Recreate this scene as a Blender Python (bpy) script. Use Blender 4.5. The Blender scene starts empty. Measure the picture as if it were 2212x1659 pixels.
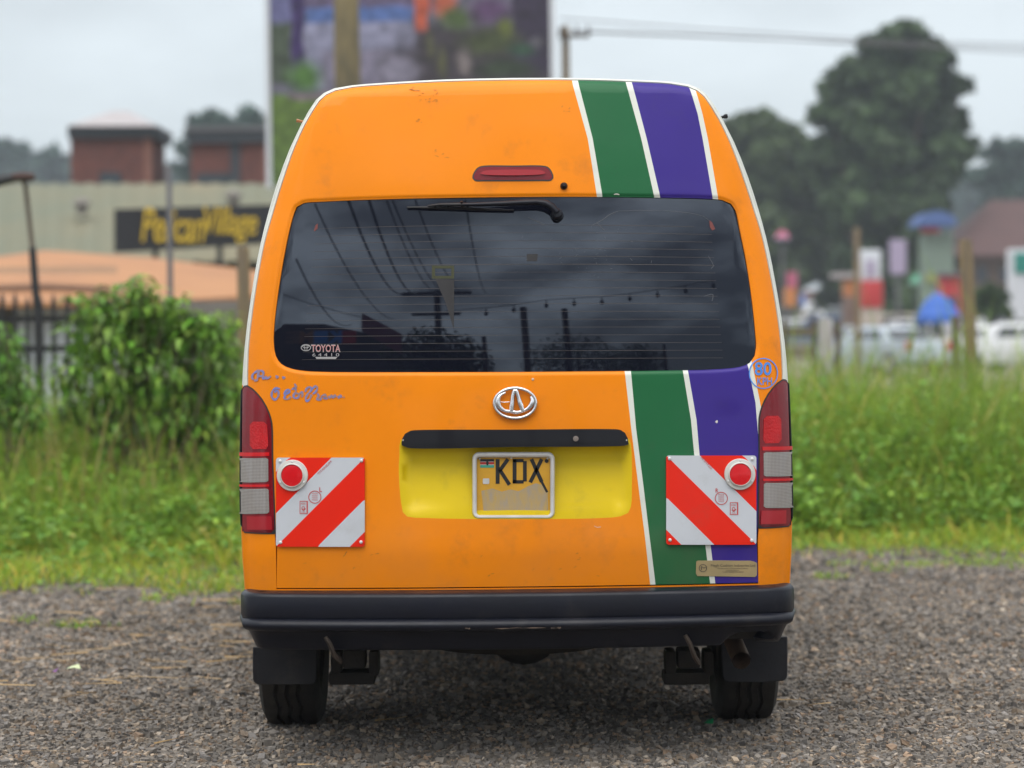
import bpy, bmesh, math, random
import numpy as np
from mathutils import Vector, Matrix, Euler, geometry
random.seed(7); np.random.seed(7)
rnd = random.random
def U(a, b): return a + (b - a) * random.random()
SC = bpy.context.scene
COL = SC.collection

# ---------------------------------------------------------------- camera, sky, sun, exposure
CAM = Vector((-0.0095, -7.5, 1.33))
FP, CX, CY = 5346.0, 1106.0, 829.5              # focal length and centre, in units of a 2212 x 1659 picture
PITCH, ROLL = math.radians(1.174), math.radians(-0.65)
RM = Euler((math.pi/2 - PITCH, 0, 0)).to_matrix() @ Matrix.Rotation(ROLL, 3, 'Z')
cd = bpy.data.cameras.new('camera'); cam = bpy.data.objects.new('camera', cd); COL.objects.link(cam)
cam.matrix_world = Matrix.Translation(CAM) @ RM.to_4x4()
cd.sensor_width = 36; cd.lens = FP / 2212 * 36
cd.clip_start = 0.1; cd.clip_end = 3000
cd.dof.use_dof = True; cd.dof.focus_distance = 7.72; cd.dof.aperture_fstop = 2.3
SC.camera = cam

SUN_EL, SUN_ROT = math.radians(66), math.radians(205)
w = bpy.data.worlds.new('World'); SC.world = w; w.use_nodes = True
nt = w.node_tree; N = nt.nodes; L = nt.links
bg = N['Background']; bg.inputs['Strength'].default_value = 0.1
sky = N.new('ShaderNodeTexSky'); sky.sky_type = 'NISHITA'; sky.sun_disc = False
sky.sun_elevation = SUN_EL; sky.sun_rotation = SUN_ROT; sky.air_density = 1.0; sky.dust_density = 3.0
tc = N.new('ShaderNodeTexCoord')
sep = N.new('ShaderNodeSeparateXYZ'); L.new(tc.outputs['Generated'], sep.inputs[0])
mr = N.new('ShaderNodeMapRange'); L.new(sep.outputs['Z'], mr.inputs[0])
mr.inputs[1].default_value = 0.0; mr.inputs[2].default_value = 0.9; mr.inputs[3].default_value = 0.0; mr.inputs[4].default_value = 1.0
ov = N.new('ShaderNodeMix'); ov.data_type = 'RGBA'; L.new(mr.outputs[0], ov.inputs[0])
ov.inputs[6].default_value = (5.0, 5.6, 5.95, 1); ov.inputs[7].default_value = (12.6, 13.0, 13.4, 1)
mp = N.new('ShaderNodeMapping'); mp.inputs['Scale'].default_value = (1, 1, 2.2); mp.inputs['Location'].default_value = (1.7, 0.4, 0.9); L.new(tc.outputs['Generated'], mp.inputs[0])
nz = N.new('ShaderNodeTexNoise'); nz.inputs['Scale'].default_value = 4.6; nz.inputs['Detail'].default_value = 7; nz.inputs['Roughness'].default_value = 0.55
L.new(mp.outputs[0], nz.inputs['Vector'])
cr = N.new('ShaderNodeMapRange'); L.new(nz.outputs['Fac'], cr.inputs[0])
cr.inputs[1].default_value = 0.3; cr.inputs[2].default_value = 0.7; cr.inputs[1].default_value = 0.36; cr.inputs[2].default_value = 0.66; cr.inputs[3].default_value = 0.84; cr.inputs[4].default_value = 1.1
cb = N.new('ShaderNodeMapRange'); L.new(nz.outputs['Fac'], cb.inputs[0])     # broken, darker cloud on the side behind the photographer
cb.inputs[1].default_value = 0.40; cb.inputs[2].default_value = 0.62; cb.inputs[3].default_value = 0.42; cb.inputs[4].default_value = 1.75
mk = N.new('ShaderNodeMapRange'); L.new(sep.outputs['Y'], mk.inputs[0]); mk.inputs[1].default_value = 0.35; mk.inputs[2].default_value = -0.35
ck = N.new('ShaderNodeMix'); L.new(mk.outputs[0], ck.inputs[0]); L.new(cr.outputs[0], ck.inputs[2]); L.new(cb.outputs[0], ck.inputs[3])
mu = N.new('ShaderNodeMix'); mu.data_type = 'RGBA'; mu.blend_type = 'MULTIPLY'; mu.inputs[0].default_value = 1
L.new(ov.outputs[2], mu.inputs[6]); L.new(ck.outputs[0], mu.inputs[7])
mx = N.new('ShaderNodeMix'); mx.data_type = 'RGBA'; mx.inputs[0].default_value = 0.88
L.new(sky.outputs[0], mx.inputs[6]); L.new(mu.outputs[2], mx.inputs[7]); L.new(mx.outputs[2], bg.inputs['Color'])

sl = bpy.data.lights.new('sun', 'SUN'); sl.energy = 1.5; sl.angle = math.radians(55); sl.color = (1, 0.96, 0.9)
so = bpy.data.objects.new('sun', sl); COL.objects.link(so)
sd = Vector((-0.30 * math.cos(SUN_EL), -0.954 * math.cos(SUN_EL), math.sin(SUN_EL)))   # towards the sun
so.rotation_euler = sd.to_track_quat('Z', 'Y').to_euler()
sky.sun_rotation = math.atan2(sd.x, sd.y)
SC.view_settings.view_transform = 'Standard'; SC.view_settings.look = 'None'
SC.view_settings.exposure = 0.42; SC.view_settings.gamma = 1
SC.cycles.max_bounces = 6; SC.cycles.diffuse_bounces = 3; SC.cycles.glossy_bounces = 3; SC.cycles.transparent_max_bounces = 6
SC.cycles.sample_clamp_indirect = 6; SC.cycles.volume_bounces = 1

# ---------------------------------------------------------------- measuring helpers (picture position -> place in the world)
RMn = np.array(RM); CAMn = np.array(CAM)
def ray(px, py):
    d = np.stack([(np.asarray(px, float) - CX) / FP, (CY - np.asarray(py, float)) / FP, -np.ones_like(np.asarray(px, float))], -1)
    return d @ RMn.T
def at(px, py, dist):
    d = ray(px, py); return Vector(CAMn + d * (dist / d[1]))
def proj(P):
    q = (np.asarray(P) - CAMn) @ RMn
    return CX + FP * q[..., 0] / -q[..., 2], CY - FP * q[..., 1] / -q[..., 2]

# ---------------------------------------------------------------- materials
def mat(name, col, rough=0.6, metal=0.0, spec=0.5, coat=0.0, var=0.0, vscale=6.0, bump=0.0, bscale=40.0, col2=None, attr=None,
        dirt=None, dscale=4.0, damt=0.0, stretch=(1, 1, 1), sub=0.0, rvar=0.0, trans=0.0, coatr=0.04, dust=0.0):
    m = bpy.data.materials.new(name); m.use_nodes = True
    n = m.node_tree.nodes; l = m.node_tree.links; p = n['Principled BSDF']
    c = (*col[:3], 1)
    p.inputs['Base Color'].default_value = c; p.inputs['Roughness'].default_value = rough
    p.inputs['Metallic'].default_value = metal; p.inputs['Specular IOR Level'].default_value = spec
    p.inputs['Coat Weight'].default_value = coat; p.inputs['Coat Roughness'].default_value = coatr
    t = n.new('ShaderNodeTexCoord'); mpn = n.new('ShaderNodeMapping'); mpn.inputs['Scale'].default_value = stretch
    l.new(t.outputs['Object'], mpn.inputs[0]); vec = mpn.outputs[0]
    out = None
    if attr:
        a = n.new('ShaderNodeAttribute'); a.attribute_name = attr
        mm = n.new('ShaderNodeMix'); mm.data_type = 'RGBA'; mm.blend_type = 'MULTIPLY'; mm.inputs[0].default_value = 1
        mm.inputs[6].default_value = c; l.new(a.outputs['Color'], mm.inputs[7]); out = mm.outputs[2]
    if var or col2:
        x = n.new('ShaderNodeTexNoise'); x.inputs['Scale'].default_value = vscale; x.inputs['Detail'].default_value = 6
        x.inputs['Roughness'].default_value = 0.6; l.new(vec, x.inputs['Vector'])
        r = n.new('ShaderNodeMapRange'); l.new(x.outputs['Fac'], r.inputs[0]); r.inputs[1].default_value = 0.32; r.inputs[2].default_value = 0.68
        mm = n.new('ShaderNodeMix'); mm.data_type = 'RGBA'; l.new(r.outputs[0], mm.inputs[0])
        if col2 is None: col2 = [v * (1 - var) for v in col[:3]]
        if out is not None:
            k = n.new('ShaderNodeMix'); k.data_type = 'RGBA'; k.blend_type = 'MULTIPLY'; k.inputs[0].default_value = 1
            l.new(out, k.inputs[6]); k.inputs[7].default_value = (*[b / max(a_, 1e-4) for a_, b in zip(col, col2)], 1)
            l.new(out, mm.inputs[6]); l.new(k.outputs[2], mm.inputs[7])
        else:
            mm.inputs[6].default_value = c; mm.inputs[7].default_value = (*col2[:3], 1)
        out = mm.outputs[2]
        if rvar:
            q = n.new('ShaderNodeMapRange'); l.new(x.outputs['Fac'], q.inputs[0]); q.inputs[1].default_value = 0.3; q.inputs[2].default_value = 0.7
            q.inputs[3].default_value = rough; q.inputs[4].default_value = min(1, rough + rvar); l.new(q.outputs[0], p.inputs['Roughness'])
    if dirt:
        x = n.new('ShaderNodeTexNoise'); x.inputs['Scale'].default_value = dscale; x.inputs['Detail'].default_value = 9
        x.inputs['Roughness'].default_value = 0.68; l.new(vec, x.inputs['Vector'])
        r = n.new('ShaderNodeMapRange'); l.new(x.outputs['Fac'], r.inputs[0]); r.inputs[1].default_value = 0.56; r.inputs[2].default_value = 0.74
        r.inputs[4].default_value = damt
        mm = n.new('ShaderNodeMix'); mm.data_type = 'RGBA'; l.new(r.outputs[0], mm.inputs[0]); mm.inputs[7].default_value = (*dirt, 1)
        if out is not None: l.new(out, mm.inputs[6])
        else: mm.inputs[6].default_value = c
        out = mm.outputs[2]
    if dust:                                                   # road dust, thickest low down
        sz_ = n.new('ShaderNodeSeparateXYZ'); l.new(t.outputs['Object'], sz_.inputs[0]); r = n.new('ShaderNodeMapRange'); l.new(sz_.outputs['Z'], r.inputs[0])
        r.inputs[1].default_value = .95; r.inputs[2].default_value = .52; r.inputs[3].default_value = .05; r.inputs[4].default_value = 1
        x = n.new('ShaderNodeTexNoise'); x.inputs['Scale'].default_value = 5; x.inputs['Detail'].default_value = 8; l.new(vec, x.inputs['Vector']); q = n.new('ShaderNodeMapRange'); l.new(x.outputs['Fac'], q.inputs[0]); q.inputs[1].default_value = .35; q.inputs[2].default_value = .75; q.inputs[4].default_value = dust
        k = n.new('ShaderNodeMath'); k.operation = 'MULTIPLY'; l.new(r.outputs[0], k.inputs[0]); l.new(q.outputs[0], k.inputs[1])
        mm = n.new('ShaderNodeMix'); mm.data_type = 'RGBA'; l.new(k.outputs[0], mm.inputs[0]); mm.inputs[7].default_value = (.24, .17, .11, 1); l.new(out, mm.inputs[6]); out = mm.outputs[2]
    if out is not None: l.new(out, p.inputs['Base Color'])
    if bump:
        x = n.new('ShaderNodeTexNoise'); x.inputs['Scale'].default_value = bscale; x.inputs['Detail'].default_value = 5; l.new(vec, x.inputs['Vector'])
        b = n.new('ShaderNodeBump'); b.inputs['Strength'].default_value = bump; b.inputs['Distance'].default_value = 0.02
        l.new(x.outputs['Fac'], b.inputs['Height']); l.new(b.outputs[0], p.inputs['Normal'])
        if coat: l.new(b.outputs[0], p.inputs['Coat Normal'])
    if sub:
        p.inputs['Transmission Weight'].default_value = 0
        tr = n.new('ShaderNodeBsdfTranslucent'); ms = n.new('ShaderNodeMixShader'); ms.inputs[0].default_value = sub
        if out is not None: l.new(out, tr.inputs[0])
        else: tr.inputs[0].default_value = c
        o = n['Material Output']; l.new(p.outputs[0], ms.inputs[1]); l.new(tr.outputs[0], ms.inputs[2]); l.new(ms.outputs[0], o.inputs[0])
    if trans: p.inputs['Alpha'].default_value = 1 - trans
    return m

M = {}
def paint(name, col, grime=0.35):
    return mat(name, col, rough=0.42, spec=0.16, coat=0.15, coatr=0.05, dust=.22, var=0.10, vscale=2.2, rvar=0.12, bump=0.012, bscale=5.0,
               dirt=(col[0]*.35+.05, col[1]*.35+.045, col[2]*.35+.035), dscale=9.0, damt=grime)
M['orange'] = paint('orange_paint', (0.90, 0.25, 0.0), 0.30)
M['white_paint'] = paint('white_paint', (0.74, 0.75, 0.68), 0.22)
M['green'] = paint('green_paint', (0.012, 0.125, 0.043), 0.25)
M['purple'] = paint('purple_paint', (0.042, 0.022, 0.235), 0.2)
M['yellow'] = paint('yellow_paint', (0.78, 0.56, 0.006), 0.3)
M['glass'] = mat('tinted_glass', (0.005, 0.006, 0.012), rough=0.012, spec=0.78); M['glass'].node_tree.nodes['Principled BSDF'].inputs['Specular Tint'].default_value = (.78, .87, 1, 1)
M['black_plastic'] = mat('black_plastic', (0.007, 0.008, 0.015), rough=0.30, spec=0.27, var=0.3, vscale=9, rvar=0.2, bump=0.03, bscale=120, dirt=(0.045, 0.042, 0.04), dscale=5, damt=0.45)
M['gloss_black'] = mat('gloss_black', (0.007, 0.007, 0.011), rough=0.3, spec=.3, coat=0.12, var=0.2, rvar=0.15)
M['rubber'] = mat('rubber', (0.014, 0.0125, 0.011), rough=0.78, spec=.3, col2=(0.032, 0.027, 0.022), vscale=14, bump=0.15, bscale=150, dirt=(0.10, 0.08, 0.06), dscale=6, damt=0.4)
M['flap'] = mat('flap_rubber', (0.010, 0.010, 0.013), rough=0.62, spec=.25, col2=(0.019, 0.018, 0.02), vscale=6, bump=0.08, bscale=30, dirt=(0.09, 0.075, 0.06), dscale=5, damt=0.35)
M['under'] = mat('underbody', (0.018, 0.016, 0.015), rough=0.85, col2=(0.035, 0.028, 0.022), vscale=12, bump=0.3, bscale=40)
M['rust'] = mat('rusty_steel', (0.07, 0.048, 0.035), rough=0.75, metal=0.3, col2=(0.035, 0.028, 0.024), vscale=18, bump=0.2, bscale=60)
M['chrome'] = mat('chrome', (0.82, 0.82, 0.84), rough=0.13, metal=1.0, var=0.12, vscale=20, rvar=0.2)
M['silver'] = mat('silver_trim', (0.74, 0.73, 0.72), rough=0.33, metal=0.35, var=0.2, vscale=12)
M['lens_dark'] = mat('dark_red_lens', (0.215, 0.003, 0.011), rough=0.22, coat=.35, spec=0.35, var=0.25, vscale=7, bump=0.03, bscale=90)
M['lens_red'] = mat('red_lens', (0.60, 0.004, 0.008), rough=0.25, coat=.35, spec=0.35, var=0.2, vscale=10)
M['reflect_red'] = mat('red_reflector', (0.66, 0.005, 0.010), rough=0.25, spec=.3, coat=.3, var=0.12, vscale=60)
M['board_red'] = mat('board_red', (0.76, 0.018, 0.004), rough=0.4, spec=.2, coat=0.1, var=0.06, vscale=8, dirt=(0.3, 0.1, 0.06), dscale=7, damt=0.25)
M['board_white'] = mat('board_white', (0.54, 0.56, 0.60), rough=0.4, coat=0.3, var=0.05, vscale=8, dirt=(0.33, 0.32, 0.30), dscale=7, damt=0.35)
M['print_red'] = mat('print_red', (0.50, 0.05, 0.05), rough=0.5)
M['ring_white'] = mat('ring_white', (0.62, 0.60, 0.56), rough=0.45, var=0.12, vscale=12)
M['blue_print'] = mat('blue_print', (0.07, 0.28, 0.80), rough=0.45, var=0.2, vscale=20)
M['sticker_white'] = mat('sticker_white', (0.62, 0.62, 0.62), rough=0.5)
M['sticker_tan'] = mat('sticker_tan', (0.42, 0.31, 0.15), rough=0.5, col2=(0.34, 0.26, 0.13), vscale=14)
M['sticker_ink'] = mat('sticker_ink', (0.10, 0.085, 0.06), rough=0.6)
M['ink_black'] = mat('ink_black', (0.012, 0.012, 0.013), rough=0.45)
M['flag_red'] = mat('flag_red', (0.42, 0.03, 0.025), rough=0.5)
M['flag_green'] = mat('flag_green', (0.05, 0.33, 0.22), rough=0.5)
M['lamp_amber'] = mat('amber_lens', (0.35, 0.12, 0.02), rough=0.3, coat=0.6)

def lens_clear():
    m = mat('clear_lens', (0.34, 0.32, 0.30), rough=0.16, coat=1.0, spec=0.8)
    n = m.node_tree.nodes; l = m.node_tree.links; p = n['Principled BSDF']
    t = n.new('ShaderNodeTexCoord'); hs = []
    for d in ('X', 'Z'):
        wv = n.new('ShaderNodeTexWave'); wv.wave_type = 'BANDS'; wv.bands_direction = d; wv.inputs['Scale'].default_value = 70
        l.new(t.outputs['Object'], wv.inputs[0]); hs.append(wv)
    ad = n.new('ShaderNodeMath'); ad.operation = 'ADD'; l.new(hs[0].outputs['Fac'], ad.inputs[0]); l.new(hs[1].outputs['Fac'], ad.inputs[1])
    b = n.new('ShaderNodeBump'); b.inputs['Strength'].default_value = 0.25; b.inputs['Distance'].default_value = 0.01
    l.new(ad.outputs[0], b.inputs['Height']); l.new(b.outputs[0], p.inputs['Normal'])
    r = n.new('ShaderNodeValToRGB'); r.color_ramp.elements[0].color = (0.17, 0.14, 0.125, 1); r.color_ramp.elements[1].color = (0.31, 0.29, 0.27, 1)
    h = n.new('ShaderNodeMath'); h.operation = 'MULTIPLY'; h.inputs[1].default_value = 0.5; l.new(ad.outputs[0], h.inputs[0])
    l.new(h.outputs[0], r.inputs[0]); l.new(r.outputs[0], p.inputs['Base Color'])
    return m
M['lens_clear'] = lens_clear()

# ---------------------------------------------------------------- object helpers
def wloc(o):
    v = Vector((0, 0, 0))
    while o: v = v + o.location; o = o.parent
    return v
def tag(o, label=None, cat=None, group=None, kind=None):
    if label: o['label'] = label
    if cat: o['category'] = cat
    if group: o['group'] = group
    if kind: o['kind'] = kind
    return o
def thing(name, label, cat, loc=(0, 0, 0), rz=0.0, group=None):
    o = bpy.data.objects.new(name, None); o.empty_display_size = 0.2; COL.objects.link(o)
    o.location = loc; o.rotation_euler = (0, 0, rz); return tag(o, label, cat, group)
def link(name, me, parent=None):
    o = bpy.data.objects.new(name, me); COL.objects.link(o)
    if parent: o.parent = parent
    return o
def copy_tree(o, parent=None):
    c = o.copy(); COL.objects.link(c)
    if parent: c.parent = parent
    for ch in list(o.children): copy_tree(ch, c)
    return c

class MB:
    def __init__(s): s.v = []; s.f = []; s.m = []
    def add(s, vs, fs, m=0):
        b = len(s.v); s.v += [tuple(v) for v in vs]; s.f += [tuple(i + b for i in f) for f in fs]; s.m += [m] * len(fs); return s
    def box(s, c, d, rot=None, m=0, taper=1.0):
        h = [x / 2 for x in d]; vs = []
        for z in (-1, 1):
            k = 1 if z < 0 else taper
            for x, y in ((-1, -1), (1, -1), (1, 1), (-1, 1)):
                p = Vector((x * h[0] * k, y * h[1] * k, z * h[2]))
                if rot is not None: p = rot @ p
                vs.append(p + Vector(c))
        return s.add(vs, [(3, 2, 1, 0), (4, 5, 6, 7), (0, 1, 5, 4), (1, 2, 6, 5), (2, 3, 7, 6), (3, 0, 4, 7)], m)
    def tube(s, pts, r, n=8, m=0, caps=True, flat=1.0):
        pts = [Vector(p) for p in pts]; k = len(pts); rs = r if isinstance(r, (list, tuple)) else [r] * k
        vs = []; prev = None
        for i, p in enumerate(pts):
            t = (pts[min(i + 1, k - 1)] - pts[max(i - 1, 0)]).normalized()
            if prev is None: a = t.cross(Vector((0, 0, 1))) if abs(t.z) < 0.9 else t.cross(Vector((0, 1, 0)))
            else: a = prev - t * prev.dot(t)
            a.normalize(); prev = a; b = t.cross(a)
            for j in range(n):
                q = 2 * math.pi * j / n; vs.append(p + a * (math.cos(q) * rs[i]) + b * (math.sin(q) * rs[i] * flat))
        fs = [(i * n + j, i * n + (j + 1) % n, (i + 1) * n + (j + 1) % n, (i + 1) * n + j) for i in range(k - 1) for j in range(n)]
        if caps: fs += [tuple(range(n))[::-1], tuple((k - 1) * n + j for j in range(n))]
        return s.add(vs, fs, m)
    def lathe(s, prof, n=24, c=(0, 0, 0), axis='Z', m=0):
        vs = []; k = len(prof)
        for r, h in prof:
            for j in range(n):
                q = 2 * math.pi * j / n; a, b = r * math.cos(q), r * math.sin(q)
                p = {'Z': (a, b, h), 'X': (h, a, b), 'Y': (b, h, a)}[axis]; vs.append((p[0] + c[0], p[1] + c[1], p[2] + c[2]))
        fs = [(i * n + j, i * n + (j + 1) % n, (i + 1) * n + (j + 1) % n, (i + 1) * n + j) for i in range(k - 1) for j in range(n)]
        fs += [tuple(range(n))[::-1], tuple((k - 1) * n + j for j in range(n))]
        return s.add(vs, fs, m)
    def prism(s, poly, fn, d0, d1, m=0):
        n = len(poly); vs = [fn(a, b, d0) for a, b in poly] + [fn(a, b, d1) for a, b in poly]
        fs = [tuple(range(n))[::-1], tuple(range(n, 2 * n))] + [(i, (i + 1) % n, n + (i + 1) % n, n + i) for i in range(n)]
        return s.add(vs, fs, m)
    def build(s, name, mats, parent=None, world=True, smooth=40, bevel=0, seg=2):
        if not isinstance(mats, (list, tuple)): mats = [mats]
        off = wloc(parent) if (parent and world) else Vector((0, 0, 0))
        me = bpy.data.meshes.new(name); me.from_pydata([(v[0] - off.x, v[1] - off.y, v[2] - off.z) for v in s.v], [], s.f)
        for m in mats: me.materials.append(m)
        me.polygons.foreach_set('material_index', s.m)
        bm = bmesh.new(); bm.from_mesh(me); bmesh.ops.recalc_face_normals(bm, faces=bm.faces)
        if bevel:
            es = [e for e in bm.edges if len(e.link_faces) == 2 and e.calc_face_angle(0) > 0.5]
            bmesh.ops.bevel(bm, geom=es, offset=bevel, segments=seg, profile=0.6, affect='EDGES', clamp_overlap=True)
        bm.to_mesh(me); bm.free()
        if smooth: me.shade_smooth(); me.set_sharp_from_angle(angle=math.radians(smooth))
        return link(name, me, parent)

def np_mesh(name, V, tris, mats, parent=None, tint=None, smooth=False, mi=None):
    V = np.asarray(V, np.float32); T = np.asarray(tris, np.int32)
    me = bpy.data.meshes.new(name); me.vertices.add(len(V)); me.vertices.foreach_set('co', V.ravel())
    me.loops.add(T.size); me.loops.foreach_set('vertex_index', T.ravel())
    me.polygons.add(len(T)); me.polygons.foreach_set('loop_start', np.arange(0, T.size, 3, dtype=np.int32))
    try: me.polygons.foreach_set('loop_total', np.full(len(T), 3, np.int32))
    except Exception: pass
    for m in (mats if isinstance(mats, (list, tuple)) else [mats]): me.materials.append(m)
    if mi is not None: me.polygons.foreach_set('material_index', np.asarray(mi, np.int32))
    if tint is not None:
        a = me.attributes.new('tint', 'FLOAT_COLOR', 'POINT'); c = np.ones((len(V), 4), np.float32); c[:, :3] = tint; a.data.foreach_set('color', c.ravel())
    me.update(calc_edges=True); me.validate()
    me.polygons.foreach_set('use_smooth', np.full(len(me.polygons), smooth, bool))
    return link(name, me, parent)
# ================================================================ THE MINIBUS: its rear surface as y = Y(x, z)
def Rc_(z): return np.interp(z, [1.72, 2.04], [0.10, 0.042])
_zt = np.linspace(0.2, 2.5, 1200)
_sl = np.interp(_zt, [0.2, 0.64, 0.69, 1.10, 1.22, 2.2, 2.5], [-0.10, -0.10, 0.035, 0.05, 0.075, 0.30, 0.33])
_y0 = np.concatenate([[0], np.cumsum((_sl[1:] + _sl[:-1]) / 2 * (_zt[1] - _zt[0]))]); _y0 += 0.105 - np.interp(0.66, _zt, _y0)
def Ybase(x, z): return np.interp(z, _zt, _y0) + 0.052 * (np.asarray(x) / 0.86) ** 2
def hit(px, py, Yf):
    d = ray(px, py); y = np.full(np.shape(d[..., 0]), 0.2)
    for _ in range(25):
        t = (y - CAMn[1]) / d[..., 1]; x = CAMn[0] + d[..., 0] * t; z = CAMn[2] + d[..., 2] * t; y = 0.5 * y + 0.5 * Yf(x, z)
    return np.stack([x, z], -1)
def smooth_poly(p, closed=False, step=0.02):
    p = [np.array(q, float) for q in p]; n = len(p); out = []
    rng = range(n if closed else n - 1)
    for i in rng:
        p0, p1, p2, p3 = (p[(i + k) % n] if closed else p[min(max(i + k, 0), n - 1)] for k in (-1, 0, 1, 2))
        m = max(1, int(np.linalg.norm(p2 - p1) / step))
        d01 = max(np.linalg.norm(p1 - p0), 1e-6) ** .5; d12 = max(np.linalg.norm(p2 - p1), 1e-6) ** .5; d23 = max(np.linalg.norm(p3 - p2), 1e-6) ** .5
        m1 = (p2 - p1) if np.allclose(p0, p1) else ((p1 - p0) / d01 - (p2 - p0) / (d01 + d12) + (p2 - p1) / d12) * d12
        m2 = (p2 - p1) if np.allclose(p3, p2) else ((p2 - p1) / d12 - (p3 - p1) / (d12 + d23) + (p3 - p2) / d23) * d12
        for j in range(m):
            t = j / m; out.append((2*t**3-3*t**2+1)*p1 + (t**3-2*t**2+t)*m1 + (-2*t**3+3*t**2)*p2 + (t**3-t**2)*m2)
    if not closed: out.append(p[-1])
    return np.array(out)
def resample(p, step, closed):
    out = []; n = len(p)
    for i in range(n if closed else n - 1):
        a, b = np.asarray(p[i]), np.asarray(p[(i + 1) % n]); m = max(1, int(np.linalg.norm(b - a) / step + 0.5))
        out += [a + (b - a) * j / m for j in range(m)]
    if not closed: out.append(np.asarray(p[-1]))
    return np.array(out)
def seg_dist(P, poly, closed):
    P = np.asarray(P, float); sh = P.shape[:-1]; P = P.reshape(-1, 2); best = np.full(len(P), 1e9)
    n = len(poly)
    for i in range(n if closed else n - 1):
        a = poly[i]; b = poly[(i + 1) % n]; ab = b - a; L2 = max(ab @ ab, 1e-12)
        t = np.clip(((P - a) @ ab) / L2, 0, 1); d = np.hypot(*(P - a - t[:, None] * ab).T); best = np.minimum(best, d)
    return best.reshape(sh)
def inside(P, poly):
    P = np.asarray(P, float); x, y = P[..., 0], P[..., 1]; c = np.zeros(x.shape, bool); n = len(poly)
    for i in range(n):
        (x1, y1), (x2, y2) = poly[i], poly[(i + 1) % n]
        if y1 == y2: continue
        c ^= ((y1 > y) != (y2 > y)) & (x < (x2 - x1) * (y - y1) / (y2 - y1) + x1)
    return c
def inset(poly, d, closed=True):
    poly = np.asarray(poly); n = len(poly); out = []
    for i in range(n):
        a = poly[i - 1] if (closed or i > 0) else poly[i]; b = poly[(i + 1) % n] if (closed or i < n - 1) else poly[i]
        t = b - a; t = t / max(np.linalg.norm(t), 1e-9); out.append(poly[i] + d * np.array([-t[1], t[0]]))
    return np.array(out)
def mir(p): q = np.array(p, float); q[:, 0] *= -1; return q

# outer silhouette of the rear, left half, bottom to top
S_px = [(527,1282),(524,1240),(522,1216),(519,1150),(518,1090),(518,1000),(519,922),(521,832),(526,753),(532,698),(540,642),(549,586),(561,525),(577,461),
        (598,392),(626,318),(650,268),(666,239),(682,215),(699,200),(722,190),(760,183.5),(830,178),(960,171),(1112,167.5)]
Yedge = lambda x, z: Ybase(x, z) + 0.66 * Rc_(z)
Sl = np.array([hit(a, b, Yedge) for a, b in S_px]); Sl[-1, 0] = 0
Sl = smooth_poly(Sl, False, 0.045)
S = np.concatenate([Sl, mir(Sl[:-1])[::-1]])                 # left bottom -> roof -> right bottom (clockwise)
S_OUT = S.copy(); _k = Rc_(S[:, 1])[:, None]; S = S + (inset(S, -0.06, False) - S) * _k
S[-1, 1] = S[0, 1]
def Y(x, z):
    x = np.asarray(x, float); z = np.asarray(z, float)
    d = seg_dist(np.stack([x, z], -1), S, False); R = Rc_(z); t = np.clip(d / R + 0.06, 0.06, 1)
    return Ybase(x, z) + R * (1 - np.sqrt(1 - (1 - t) ** 2))
def hits(pl, Yf=Y): return np.array([hit(a, b, Yf) for a, b in pl])
G_px = [(635,458),(640,447),(655,438.5),(700,435),(751,432.5),(860,429),(1004,426.5),(1113,425),(1260,424.5),(1400,426),(1520,428.5),(1562,432),(1580,440),(1590,455),
        (1600,500),(1612,560),(1624,640),(1632,715),(1634,750),(1631,768),(1621,783),(1600,792),(1550,797.5),(1400,801),(1250,802.5),(1113,803.5),(928,804),(760,804),
        (702,803.4),(660,801.5),(628,796),(607,786),(595,768),(590.5,740),(592,700),(599,640),(610,569),(624,498)]
G = smooth_poly(hits(G_px), True, 0.015)                      # window opening
Rc_px = [(866,950),(863,980),(861.5,1006),(862.5,1045),(866,1084),(870,1106),(880,1116),(921,1119),(1020,1121),(1200,1121),(1300,1119),(1340,1115.5),(1357,1108),(1363,1094),(1365,1050),(1365,1000),(1363,962),(1359,948),(1300,945),(900,947)]
Rc = smooth_poly(hits(Rc_px), True, 0.02)                     # yellow recess for the plate
def sstep(t): t = np.clip(t, 0, 1); return t * t * (3 - 2 * t)
def Ytail(x, z):
    x = np.asarray(x, float); z = np.asarray(z, float); P = np.stack([x, z], -1)
    y = Y(x, z); dg = seg_dist(P, G, True)
    y = y + np.where(dg < 0.014, 0.007 * (1 - dg / 0.014) ** 2, 0)
    ins = inside(P, Rc); dr = seg_dist(P, Rc, True)
    zz = sstep((z - Rc[:, 1].min()) / 0.2)
    y = y + np.where(ins, (0.018 + 0.03 * zz) * sstep(dr / 0.034), 0)
    y = y + 0.0012 * np.sin(x * 9 + 1.3 * np.sin(z * 7)) * np.sin(z * 8 + 0.7) + 0.0035 * np.exp(-(((x - .66) / .05) ** 2 + ((z - 1.06) / .04) ** 2))
    return y
def nrm(x, z, Yf, e=0.0015):
    n = np.stack([(Yf(x + e, z) - Yf(x - e, z)) / (2 * e), -np.ones_like(x), (Yf(x, z + e) - Yf(x, z - e)) / (2 * e)], -1)
    return n / np.linalg.norm(n, axis=-1, keepdims=True)
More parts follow.
